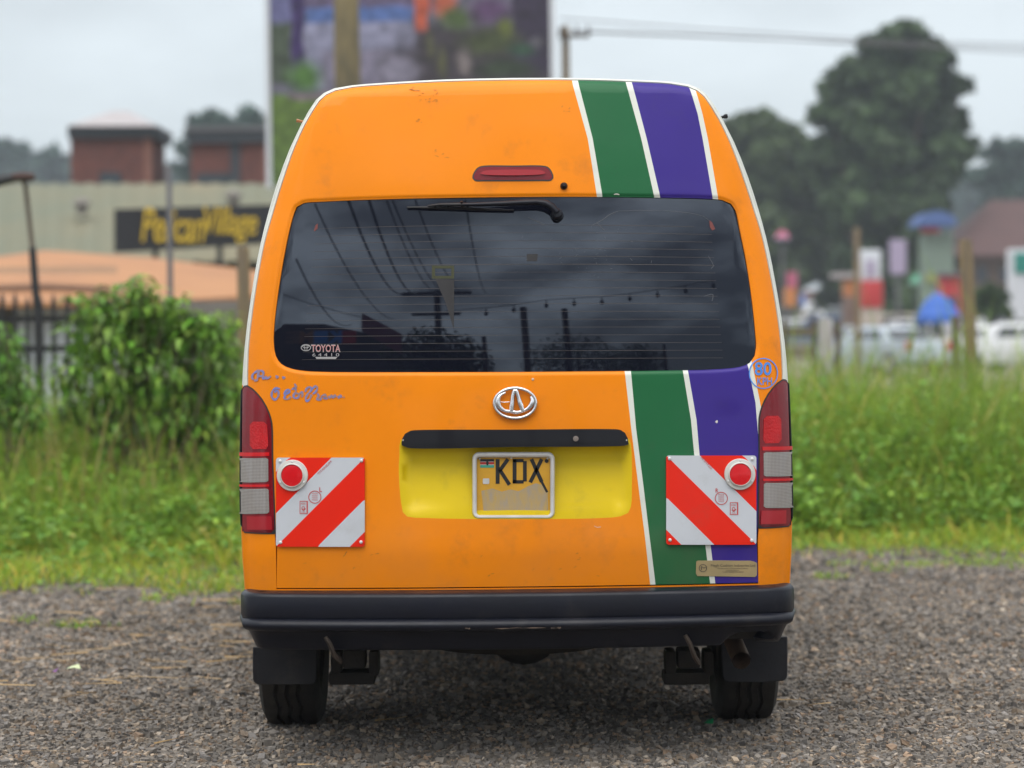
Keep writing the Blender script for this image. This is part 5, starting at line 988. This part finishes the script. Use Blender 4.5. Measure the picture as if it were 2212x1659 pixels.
for lab, lb, d, bs in (('hazy far tree at the right edge, the nearer of its cluster', [(2150,330,30),(2195,320,26),(2140,390,42),(2195,390,46),(2170,450,45)], 230, (2165, 725)), ('hazy far tree between the tallest tree and the right edge', [(2095,400,34),(2120,430,34),(2070,450,40),(2110,490,40),(2050,510,34)], 390, (2090, 725)), ('hazy far tree beyond the red roofed house', [(2215,340,34),(2250,330,40),(2230,400,50),(2210,460,40)], 380, (2235, 725)),
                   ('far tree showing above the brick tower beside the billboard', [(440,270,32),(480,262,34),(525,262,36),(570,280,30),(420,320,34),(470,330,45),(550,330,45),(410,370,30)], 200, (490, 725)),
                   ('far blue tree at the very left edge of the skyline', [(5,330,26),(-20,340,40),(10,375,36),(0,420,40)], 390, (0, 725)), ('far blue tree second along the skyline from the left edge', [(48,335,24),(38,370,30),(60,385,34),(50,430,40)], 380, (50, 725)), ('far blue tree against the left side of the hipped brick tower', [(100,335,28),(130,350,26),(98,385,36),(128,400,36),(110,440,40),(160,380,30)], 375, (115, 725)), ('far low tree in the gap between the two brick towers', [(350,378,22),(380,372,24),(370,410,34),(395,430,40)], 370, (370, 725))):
    tree(lab, lb, d, bs, 3600, .5 * d / 240, .35, 'crown_hazed')
tree('light green shrub behind the second row of cars at the right', [(2125,640,20),(2145,632,18),(2160,645,16),(2135,665,24),(2155,675,20)], 88, (2140, 760), 2200, .12, .06, name='shrub')

# ================================================================ BACKGROUND, RIGHT
M['car_glass'] = mat('car_glass', (0.02, 0.024, 0.03), rough=.08, spec=.8)
def carpaint(n_, c): return mat(n_, c, rough=.3, coat=.8, var=.08)
def car(name, label, px, dist, rz, m, kind='suv', cat='car', group=None):
    p = at(px, 720, dist); r = thing(name, label, cat, (p.x, p.y, 0), rz, group); L_, W_, H_ = {'suv': (4.3, 1.78, 1.72), 'hatch': (3.7, 1.65, 1.48), 'van': (4.6, 1.72, 1.98), 'sedan': (4.4, 1.72, 1.42)}[kind]; h = L_ / 2
    low = [(-h, .38), (-h + .03, .85), (-h + .10, .98), (h - 1.15, 1.0) if kind != 'van' else (h - .35, 1.05), (h - .25, .86) if kind != 'van' else (h - .08, .95), (h, .62), (h - .02, .30), (h - .5, .26), (-h + .5, .26)]
    cab = {'suv': [(-h + .12, .97), (-h + .32, 1.62), (-h + .7, H_), (.45, H_), (.75, 1.62), (h - 1.15, .99)], 'hatch': [(-h + .08, .97), (-h + .35, 1.38), (-h + .8, H_), (.3, H_), (.6, 1.4), (h - 1.0, .99)], 'van': [(-h + .08, .97), (-h + .16, 1.8), (-h + .4, H_), (h - 1.1, H_), (h - .85, 1.85), (h - .3, 1.04)], 'sedan': [(-h + .75, .97), (-.95, 1.3), (-.7, H_), (.25, H_), (.5, 1.33), (h - 1.2, .99)]}[kind]
    mb = MB(); w2 = W_ / 2
    def loft(poly, wb, wt, zb_, zt, off=0):
        k = len(poly); f_ = lambda z: wb + (wt - wb) * max(0, min(1, (z - zb_) / (zt - zb_))); vs = [(s * (f_(z) + off), x, z) for s in (-1, 1) for x, z in poly]; return vs, [tuple(range(k)), tuple(range(k, 2 * k))[::-1]] + [(i, k + i, k + (i + 1) % k, (i + 1) % k) for i in range(k)]
    mb.add(*loft(low, w2, w2 * .96, .3, 1.0)); mb.add(*loft(cab, w2 * .93, w2 * .76, .97, H_)); mb.build('body', m, r, world=False, bevel=.05, smooth=50)
    n_win = {'van': 4, 'suv': 3}.get(kind, 2); xa, xb = cab[0][0] + .42, cab[-1][0] - .5
    for s in (-1, 1):
        for i in range(n_win):
            a, b = xa + (xb - xa) * i / n_win + .05, xa + (xb - xa) * (i + 1) / n_win - .05; zt = H_ - .14; f_ = lambda z: w2 * .93 + (w2 * .76 - w2 * .93) * (z - .97) / (H_ - .97) + .012; mb = MB(); ins_ = .12 if i in (0, n_win - 1) else 0; mb.add([(s * f_(1.05), a, 1.05), (s * f_(1.05), b, 1.05), (s * f_(zt), b - (ins_ if i == n_win - 1 else 0), zt), (s * f_(zt), a + (ins_ if i == 0 else 0), zt)], [(0, 1, 2, 3)]); mb.build('side_window', M['car_glass'], r, world=False)
    for nm, q0, q1, s in (('rear_screen', cab[0], cab[1], -1), ('windscreen', cab[-1], cab[-2], 1)):
        mb = MB(); wv = lambda z: (w2 * .93 + (w2 * .76 - w2 * .93) * (z - .97) / (H_ - .97)) * .88; A, B = Vector((0, q0[0], q0[1])), Vector((0, q1[0], q1[1])); d = (B - A).normalized(); nn2 = Vector((0, s * abs(d.z), abs(d.y))) * .035; A2, B2 = A.lerp(B, .1) + nn2, A.lerp(B, .95) + nn2; mb.add([(-wv(A2.z), A2.y, A2.z), (wv(A2.z), A2.y, A2.z), (wv(B2.z), B2.y, B2.z), (-wv(B2.z), B2.y, B2.z)], [(0, 1, 2, 3)]); mb.build(nm, M['car_glass'], r, world=False)
    for sx in (-1, 1):
        for yy in (-h + .82, h - .8): mb = MB(); mb.lathe([(.12, -.10), (.30, -.10), (.325, -.07), (.325, .07), (.30, .10), (.12, .10)], 18, (sx * (w2 - .08), yy, .325), 'X'); wq = mb.build('wheel', M['rubber'], r, world=False); mb = MB(); mb.lathe([(.03, -.105), (.19, -.10), (.19, .10), (.03, .105)], 14, (sx * (w2 - .075), yy, .325), 'X'); mb.build('rim', M['silver'], wq, world=False)
        mb = MB(); mb.box((sx * (w2 - .22), h - .05, .72), (.3, .1, .14)); mb.build('headlight', M['silver'], r, world=False, bevel=.03); mb = MB(); mb.box((sx * (w2 - .14), -h + .03, .84), (.2, .08, .24)); mb.build('tail_light', M['lens_red'], r, world=False, bevel=.02)
    return r
W1, W2, SV, BL, GY = carpaint('car_white', (.72, .73, .74)), carpaint('car_pearl', (.60, .62, .66)), carpaint('car_silver', (.36, .35, .36)), carpaint('car_pale_blue', (.42, .48, .54)), carpaint('car_grey', (.10, .11, .13))
car('parked_car', 'silver grey estate parked side on beneath the blue parasol', 1958, 104, 1.45, SV, 'suv', group='cars parked along the road')
car('parked_car', 'small dark car with a bluish front left of the silver estate', 1842, 92, .15, GY, 'hatch', group='cars parked along the road')
car('parked_car', 'pale blue car nearest to the tall grass on the right', 1905, 72, .5, BL, 'sedan', group='cars parked along the road')
car('parked_car', 'white car just right of the tall cut post', 2140, 84, 1.2, W1, 'sedan', group='cars parked along the road')
car('parked_van', 'white van in the row at the right edge', 2205, 98, 1.4, W2, 'van', 'van', 'cars parked along the road')
car('parked_car', 'white hatchback lowest in the row at the right edge', 2196, 74, .9, W1, 'hatch', group='cars parked along the road')
car('parked_van', 'white van half hidden behind the fence beside the minibus', 1722, 150, 1.0, W1, 'van', 'van', 'cars parked along the road')
car('parked_car', 'pale car above the fence rail between two posts', 1760, 170, .8, BL, 'suv', group='cars parked along the road')
car('parked_car', 'white car behind the red and white pillar', 1920, 150, 1.0, W2, 'hatch', group='cars parked along the road')
# rail fence with posts
fd2 = 26; r = thing('rail_fence', 'low rail fence of brown wood right of the minibus', 'fence', at_z(1760, 0, fd2))
for x0, x1 in ((1752, 1764), (1804, 1817), (1690, 1700)): mb = MB(); a = at((x0 + x1) / 2, 692, fd2); mb.tube([(a.x, a.y, 0), (a.x, a.y, a.z)], (x1 - x0) * fd2 / FP / 2, 8); mb.build('post', M['grey_wood'], r)
mb = MB(); a, b = at(1640, 718, fd2 - .05), at(1812, 716, fd2 - .05); mb.box(((a.x + b.x) / 2, a.y, a.z), (b.x - a.x, .05, .085)); mb.build('rail', M['grey_wood'], r)
post('concrete_post', 'pale concrete post standing at the rail fence', 'post', (1783, 688), (1783, 900), 25.6, 34, mat('concrete', (.36, .34, .32), rough=.9, var=.25), 8)
post('cut_post', 'tall sawn wooden post standing in the grass on the right', 'post', (2086, 517), (2101, 860), 23, 31, M['tan_wood'], 12)
post('cut_post', 'shorter wooden post leaning next to the tall sawn post', 'post', (2064, 682), (2066, 860), 23.4, 22, M['grey_wood'], 10)
post('wooden_pole', 'thin yellow brown pole before the dark foliage of the tallest tree', 'pole', (1851, 492), (1852, 730), 70, 14, M['tan_wood'], 8)
# red and white pillar, signs, kiosks
M['sign_red'] = mat('pillar_red', (.50, .03, .03), rough=.5, var=.15); M['blue_cloth'] = mat('blue_cloth', (.035, .13, .50), rough=.7, var=.2, vscale=.8); M['pale_green'] = mat('pale_green', (.22, .29, .23), rough=.8, var=.2, vscale=.5); M['red_tile'] = mat('red_roof', (.115, .06, .055), rough=.85, var=.3, vscale=.4); M['brown_wall'] = mat('brown_wall', (.22, .15, .12), rough=.9, var=.3, vscale=.5)
M['pink'] = mat('pink_cloth', (.42, .10, .17), rough=.7); M['orange_c'] = mat('orange_cloth', (.5, .19, .06), rough=.7); M['lilac'] = mat('lilac_sheet', (.36, .30, .42), rough=.7); M['teal'] = mat('teal_panel', (.01, .20, .16), rough=.5)
r = thing('fuel_pillar', 'white pillar with a red lower half standing among the cars', 'pillar', at_z(1882, 0, 110)); mb = MB(); pbox(mb, 1860, 664, 1908, 800, 110, .7, ground=True); mb.build('plinth', mat('beige_wall', (.42, .36, .30), rough=.9), r, bevel=.03); mb = MB(); pbox(mb, 1861, 606, 1907, 664, 109.9, .8); mb.build('red_panel', M['sign_red'], r, bevel=.04); mb = MB(); pbox(mb, 1856, 540, 1904, 606, 110, .7); mb.build('white_panel', M['white_wall'], r, bevel=.08); mb = MB(); pbox(mb, 1872, 562, 1890, 596, 109.9, .1); mb.build('emblem_patch', M['lilac'], r)
def parasol(label, px, py, wpx, hpx, dist, m, trim):
    c = at(px, py, dist); r = thing('parasol', label, 'parasol', (c.x, c.y, 0)); rr = wpx * dist / FP / 2; hh = hpx * dist / FP; mb = MB(); n_ = 12
    vs = [(0, 0, c.z + hh)] + [(rr * .55 * math.cos(2*math.pi*k/n_), rr * .55 * math.sin(2*math.pi*k/n_), c.z + hh * .62) for k in range(n_)] + [(rr * math.cos(2*math.pi*k/n_), rr * math.sin(2*math.pi*k/n_), c.z + (.0 if k % 2 else -.04)) for k in range(n_)] + [(rr * math.cos(2*math.pi*k/n_), rr * math.sin(2*math.pi*k/n_), c.z - hh * .3) for k in range(n_)]
    mb.add(vs, [(0, 1 + k, 1 + (k + 1) % n_) for k in range(n_)] + [(1 + k, 13 + k, 13 + (k + 1) % n_, 1 + (k + 1) % n_) for k in range(n_)]); mb.build('canopy', m, r, world=False, smooth=0); mb = MB(); mb.add(vs[13:], [(k, 12 + k, 12 + (k + 1) % n_, (k + 1) % n_) for k in range(n_)]); mb.build('valance', trim, r, world=False, smooth=0); mb = MB(); mb.tube([(0, 0, 0), (0, 0, c.z + hh)], .06, 8); mb.build('pole', M['grey_metal'], r, world=False)
parasol('large blue parasol over the parked cars', 2026, 682, 100, 52, 96, M['blue_cloth'], M['blue_cloth']); parasol('small green parasol low behind the red and white pillar', 1985, 610, 44, 20, 135, mat('green_cloth', (.08, .32, .2), rough=.7), M['pale_green'])
parasol('small red topped stall umbrella next to the right side of the minibus', 1690, 512, 34, 16, 125, M['pink'], M['lilac'])
r = thing('kiosk', 'pale green kiosk with a curved blue roof', 'kiosk', at_z(2028, 0, 130)); mb = MB(); pbox(mb, 1998, 505, 2062, 800, 130, 2, ground=True); mb.build('wall', M['pale_green'], r); mb = MB(); c0_, c1_ = at(1982, 488, 129), at(2068, 488, 129); w_ = (c1_.x - c0_.x) / 2
arc_ = [(c0_.x + w_ * (1 - math.cos(a)), c0_.z + .78 * math.sin(a)) for a in np.linspace(0, math.pi, 13)]; mb.add([(x, y, z) for y in (c0_.y, c0_.y + 3) for x, z in arc_], [(i, i + 1, 14 + i, 13 + i) for i in range(12)] + [tuple(range(13))[::-1], tuple(range(13, 26))]); mb.build('roof', mat('faded_blue', (.08, .14, .34), rough=.8, var=.25), r); mb = MB(); pbox(mb, 2000, 590, 2060, 610, 129.8, .1); mb.build('counter', mat('lime', (.25, .28, .08), rough=.7), r); mb = MB(); pbox(mb, 1990, 492, 2030, 502, 129.5, .1); mb.build('red_trim', M['sign_red'], r)
r = thing('house', 'brown house under a dull red hipped roof at the right', 'house', at_z(2170, 0, 150)); mb = MB(); pbox(mb, 2075, 545, 2330, 800, 150, 8, ground=True); mb.build('wall', M['brown_wall'], r); a, b, c_, d_ = at(2048, 552, 148.5), at(2350, 552, 148.5), at(2140, 432, 154), at(2290, 432, 154); mb = MB(); mb.add([a, b, d_, c_, a + Vector((0, 11, 0)), b + Vector((0, 11, 0))], [(0, 1, 2, 3), (0, 3, 4), (1, 5, 2), (4, 3, 2, 5)]); mb.build('roof', M['red_tile'], r, smooth=0)
for px in (2110, 2160, 2215): mb = MB(); pbox(mb, px, 575, px + 22, 610, 149.95, .1); mb.build('window', M['window_dark'], r)
for nm, lab, cat, parts in (('petrol_sign', 'white roadside board with a teal panel at the right edge', 'sign', [('board', 'white_wall', (2176, 538, 2300, 690), 95), ('teal_panel', 'teal', (2192, 546, 2262, 590), 94.9), ('pole', 'grey_metal', (2180, 690, 2190, 800), 95.05), ('pole', 'grey_metal', (2280, 690, 2290, 800), 95.05)]),
     ('red_kiosk', 'small red kiosk behind the tall sawn post', 'kiosk', [('body', 'sign_red', (2034, 596, 2076, 800), 118), ('hatch', 'fascia', (2042, 640, 2068, 665), 117.9), ('roof', 'grey_metal', (2030, 588, 2080, 596), 117.7)]),
     ('poster_board', 'pale lilac poster board in front of the dark tree', 'sign', [('board', 'lilac', (1922, 518, 1958, 592), 122), ('pole', 'grey_metal', (1936, 592, 1944, 800), 122.1)]),
     ('banner', 'pink and orange banner hanging beside the minibus', 'banner', [('upper_cloth', 'pink', (1700, 588, 1722, 622), 100), ('lower_cloth', 'orange_c', (1694, 622, 1720, 662), 100), ('pole', 'grey_metal', (1722, 570, 1726, 800), 100.02)]),
     ('grey_block', 'pale grey concrete building behind the banner', 'building', [('wall', 'roof_pale', (1600, 585, 1730, 800), 160), ('window', 'window_dark', (1660, 612, 1680, 632), 159.9), ('window', 'window_dark', (1700, 612, 1720, 632), 159.9), ('roof', 'grey_metal', (1594, 578, 1736, 586), 159.6)]),
     ('orange_stall', 'orange fronted stall left of the red and white pillar', 'stall', [('counter', 'orange_c', (1826, 606, 1856, 640), 112), ('base', 'brown_wall', (1826, 640, 1856, 800), 112), ('roof', 'roof_pale', (1800, 590, 1862, 600), 111.8)]),
     ('low_wall', 'low brown wall behind the parked cars', 'wall', [('coping', 'roof_pale', (1640, 742, 2050, 747), 116), ('wall', 'brown_wall', (1640, 747, 2050, 800), 116)])):
    p0 = parts[0][2]; r = thing(nm, lab, cat, at_z((p0[0] + p0[2]) / 2, 0, parts[0][3]))
    for pn, mt, q_, d in parts: mb = MB(); pbox(mb, *q_, d, .12 if pn in ('board', 'teal_panel', 'window', 'hatch', 'pole', 'upper_cloth', 'lower_cloth') else (1.2 if pn != 'wall' or nm == 'grey_block' else .3), ground=q_[3] >= 800); mb.build(pn, M[mt], r, bevel=.02 if pn not in ('window',) else 0, seg=1)

# the town rising behind: a slope with more cars and stalls
def slope(y): return max(0.0, (y - 125) * .030)
mb = MB(); mb.add([(8, 117.5, -.25), (130, 117.5, -.25), (130, 300, slope(300)), (8, 300, slope(300)), (8, 300, -1), (130, 300, -1)], [(0, 1, 2, 3), (3, 2, 5, 4)]); struct(mb.build('hillside', mat('slope_earth', (.17, .14, .10), rough=.95, col2=(.09, .10, .05), vscale=.12)), 'gently rising ground behind the parked cars at the right')
protos = [o for o in bpy.data.objects if o.get('category') in ('car', 'van') and o.parent is None]
def recolour(o, m):
    for ch in o.children:
        if ch.name.startswith('body'): ch.data = ch.data.copy(); ch.data.materials[0] = m
cols = {'white': W1, 'pearl white': W2, 'silver': SV, 'pale blue': BL, 'dark grey': GY, 'dull red': carpaint('car_red', (.30, .05, .05)), 'beige': carpaint('car_beige', (.42, .36, .27)), 'navy blue': carpaint('car_navy', (.04, .06, .16))}
for i, (px, d, rz, c, at_) in enumerate(((1700,140,1.2,'dark grey','beside the banner'),(1738,152,.3,'pearl white','second right of the banner'),(1788,146,1.3,'dull red','above the concrete post'),(1822,160,.2,'silver','left of the orange stall'),(1838,178,1.4,'white','behind the orange stall'),(1946,140,1.0,'beige','right of the red and white pillar'),(1975,158,.4,'white','under the lilac poster board'),(2004,146,1.4,'navy blue','in front of the pale green kiosk'),(2098,112,.2,'silver','just right of the sawn post in the far row'),(2122,126,1.3,'dull red','in the far row right of the sawn post'),(2150,108,1.3,'pale blue','in the middle of the row right of the sawn post'),(2172,132,.3,'white','in front of the red roofed house'),(2205,120,1.2,'dark grey','under the roadside board with the teal panel'),(2118,92,.5,'beige','at the near end of the row right of the sawn post'),(1815,118,.9,'navy blue','just above the dark hatchback'),(1720,170,.6,'beige','far up the slope beside the banner'),(1765,190,1.3,'white','far up the slope behind the fence posts'),(1900,185,.7,'dark grey','far up the slope behind the pillar'),(2060,176,1.2,'silver','far up the slope by the red kiosk'))):
    o = copy_tree(protos[(i * 5 + 1) % len(protos)]); p = at(px, 720, d); o.location = (p.x, p.y, slope(p.y) if p.y > 118 else 0); o.rotation_euler.z = rz; o['label'] = c + ' car parked ' + at_; o['category'] = 'car'; o['group'] = 'cars parked along the road'; o.name = 'parked_car'; recolour(o, cols[c])
for px, d, wpx, hpx, wc, rc, lab in ((1712,200,52,34,'brown_wall','faded_blue','low brown shop with a faded blue roof behind the banner'),(1768,210,60,38,'roof_pale','red_tile','pale shop with a dull red roof up the slope left of the orange stall'),(1818,224,54,40,'lilac','grey_metal','lilac shop with a metal roof beside the thin brown pole'),(1930,215,62,34,'brown_wall','grey_metal','brown shop with a grey roof beneath the lilac poster board'),(1985,230,58,42,'pale_green','red_tile','greenish shop with a dull red roof left of the tall green kiosk'),(2112,205,58,40,'roof_pale','brown_wall','pale shop with a brown roof right of the tall sawn post'),(2165,216,60,36,'lilac','faded_blue','lilac shop with a faded blue roof near the right edge'),(1668,230,60,44,'white_wall','grey_metal','white shop with a grey roof close beside the minibus')):
    b = at(px, 720, d); z0 = slope(b.y); k = d / FP; w_, h_ = wpx * k, hpx * k; r = thing('market_shop', lab, 'shop', (b.x, b.y, z0), 0, 'shops on the slope'); mb = MB(); mb.box((0, 1.5, h_ / 2 - .3), (w_, 3, h_ + .6)); mb.build('wall', M[wc], r, world=False); mb = MB(); mb.add([(-w_*.56, -.6, h_), (w_*.56, -.6, h_), (w_*.56, 3.2, h_ + .2), (-w_*.56, 3.2, h_ + .2), (-w_*.56, 1.3, h_ + .9), (w_*.56, 1.3, h_ + .9)], [(0, 1, 5, 4), (4, 5, 2, 3), (0, 4, 3), (1, 2, 5)]); mb.build('roof', bpy.data.materials['faded_blue'] if rc == 'faded_blue' else M[rc], r, world=False, smooth=0); mb = MB(); mb.box((0, -.02, h_ * .42), (w_ * .5, .08, h_ * .5)); mb.build('doorway', M['window_dark'], r, world=False)
# ================================================================ BEHIND THE CAMERA: what the rear window mirrors
def refl(px, py, dist):
    q = hit(np.array(float(px)), np.array(float(py)), Yg); x, z = q[0], q[1]; p = np.array([x, float(Yg(x, z)), z]); n_ = nrm(np.array(x), np.array(z), Yg, .004); d = p - CAMn; d /= np.linalg.norm(d); r_ = d - 2 * (d @ n_) * n_; return Vector(p + r_ * (dist / -r_[1]))
M['dark_pole'] = mat('dark_pole', (.045, .04, .036), rough=.9)
def rpole(lab, px, py, dist, rad):
    t = refl(px, py, dist); mb = MB(); mb.tube([(t.x + .3, t.y, 0), (t.x, t.y, t.z)], [rad * 1.15, rad], 10); return tag(mb.build('utility_pole', M['dark_pole']), lab, 'pole', 'poles mirrored in the rear window'), t
_, T1 = rpole('pole with a crossarm mirrored in the rear window', 944, 628, 26, .12); rpole('thick straight post mirrored under the string of bulbs', 1130, 664, 20, .10); rpole('leaning post mirrored right of the thick post', 1219, 667, 20, .09); rpole('short thin post mirrored left of the thick post', 1045, 727, 18, .06); rpole('small lamp pole mirrored at the right of the window', 1434, 744, 30, .07)
mb = MB(); mb.box((T1.x, T1.y + .2, T1.z - .2), (2.6, .14, .14)); mb.box((T1.x, T1.y + .2, T1.z - 1.3), (1.8, .12, .12)); tag(mb.build('crossarm_beam', M['dark_pole']), 'crossarm on the pole mirrored in the window', 'crossarm')
for i, (px, off) in enumerate(((752, -1.2), (797, -.7), (835, .2), (848, .6), (897, 1.2), (1005, 1.9))):
    a = T1 + Vector((off, 0, -.1)); b = refl(px, 432, 9); pts = [a.lerp(b, t) - Vector((0, 0, .7 * 4 * t * (1 - t))) for t in np.linspace(0, 1, 10)]; mb = MB(); mb.tube(pts, .024 if i < 2 else .014, 5); tag(mb.build('service_wire', M['ink_black']), ('leftmost of the two thick wires', 'right one of the two thick wires', 'first thin wire right of the two thick wires', 'second thin wire right of the two thick wires', 'third thin wire right of the two thick wires', 'thin wire passing behind the wiper tip')[i] + ' mirrored in the rear window', 'wire', 'wires mirrored in the rear window')
for i, (x0, y0, x1, y1) in enumerate(((624, 470, 800, 690), (640, 560, 760, 700), (680, 440, 850, 690))):
    a, b = refl(x1, y1, 24), refl(x0, y0, 10); pts = [a.lerp(b, t) - Vector((0, 0, .6 * 4 * t * (1 - t))) for t in np.linspace(0, 1, 10)]; mb = MB(); mb.tube(pts, .016, 5); tag(mb.build('service_wire', M['ink_black']), ('low slanting wire near the left edge of the rear window', 'lowest slanting wire running to the mirrored shop', 'uppermost slanting wire at the left of the rear window')[i], 'wire', 'wires mirrored in the rear window')
P = [refl(a, b, 14) for a, b in ((960, 672), (1050, 665), (1110, 658), (1180, 648), (1240, 644), (1300, 641), (1360, 634), (1420, 626), (1480, 617), (1540, 606))]; r = thing('string_lights', 'string of hanging bulbs mirrored across the rear window', 'string lights', (0, P[0].y, 0)); mb = MB(); mb.tube(P, .010, 5); mb.build('cable', M['ink_black'], r)
for p in P[1:]: mb = MB(); mb.tube([p, p - Vector((0, 0, .08)), p - Vector((0, 0, .13)), p - Vector((0, 0, .2)), p - Vector((0, 0, .24))], [.012, .012, .04, .045, .015], 8); mb.build('bulb', M['window_dark'], r)
r = thing('shop_building', 'dark shop building mirrored at the lower left of the rear window', 'building', (0, 0, 0)); A, B, C_ = refl(588, 722, 26), refl(700, 700, 24), refl(865, 735, 22); mb = MB()
for p, q_ in ((A, B), (B, C_)): mb.add([(p.x, p.y, 0), (q_.x, q_.y, 0), q_, p], [(0, 1, 2, 3)]); mb.add([p, q_, q_ + Vector((0, -8, .6)), p + Vector((0, -8, .6))], [(0, 1, 2, 3)])
mb.build('wall', mat('dark_wall', (.07, .065, .07), rough=.9), r, smooth=0)
A, B = refl(782, 676, 20), refl(868, 722, 18); mb = MB(); mb.add([A, B, B - Vector((0, 0, .75)), A - Vector((0, 0, .75))], [(0, 1, 2, 3)]); mb.build('fascia_sign', mat('maroon', (.16, .03, .05), rough=.6), r)
A = refl(690, 738, 23.2); 
for i, (ch, mt) in enumerate((('E', 'brown_wall'), ('M', 'orange_roof'), ('I', 'blue_print'), ('K', 'blue_print'), ('I', 'sign_red'))):
    a = refl(640 + i * 30, 733, 23); F_, G_ = font_mesh(ch, .05); mb = MB(); mb.add([(a.x - (u - .5) * .5, a.y + .5, a.z + (v - .5) * .6) for u, v in F_], G_); mb.build('wall_letter', M[mt], r, smooth=0)
for lab, pts, d in (('dark rounded tree mirrored low in the middle of the window', [(900, 775, 22), (940, 768, 24), (975, 778, 22), (1000, 790, 18)], 20), ('wide dark tree mirrored below the leaning post', [(1185, 785, 16), (1215, 772, 18), (1250, 776, 20), (1290, 780, 18), (1320, 788, 14)], 40), ('small dark tree mirrored right of the wide one', [(1365, 780, 14), (1385, 776, 14), (1400, 788, 12)], 44)):
    c = refl(*pts[len(pts) // 2][:2], d); r = thing('shade_tree', lab, 'tree', (c.x, c.y, 0)); PP = []; TT = []
    for px, py, rp in pts: q_ = np.array(refl(px, py, d) - Vector((c.x, c.y, 0))); e = np.random.normal(size=(700, 3)); e /= np.linalg.norm(e, axis=1, keepdims=True); PP.append(q_ + e * np.random.rand(700, 1) ** .4 * rp * .035 * d / 14)
    PP = np.concatenate(PP); n_ = len(PP); e = np.random.normal(size=(n_, 3)); L_ = np.random.uniform(.12, .3, n_); leaves('crown', PP, e, L_, L_ * .6, np.ones((n_, 3)) * .8, M['crown'], r); mb = MB(); mb.tube([(0, 0, 0), (0, 0, c.z)], [.18, .1], 8); mb.build('trunk', M['bark'], r, world=False)

# ================================================================ HAZE
hm = bpy.data.materials.new('haze_air'); hm.use_nodes = True; hn = hm.node_tree.nodes; hn.remove(hn['Principled BSDF'])
pv = hn.new('ShaderNodeVolumePrincipled'); pv.inputs['Density'].default_value = 0.00055; pv.inputs['Color'].default_value = (.80, .88, 1.0, 1); pv.inputs['Anisotropy'].default_value = 0.2
hm.node_tree.links.new(pv.outputs[0], hn['Material Output'].inputs['Volume'])
mb = MB(); mb.box((0, 180, 13), (690, 500, 28)); hz = mb.build('haze', hm, smooth=0); stuff(hz, 'thin pale haze filling the air over the whole place')
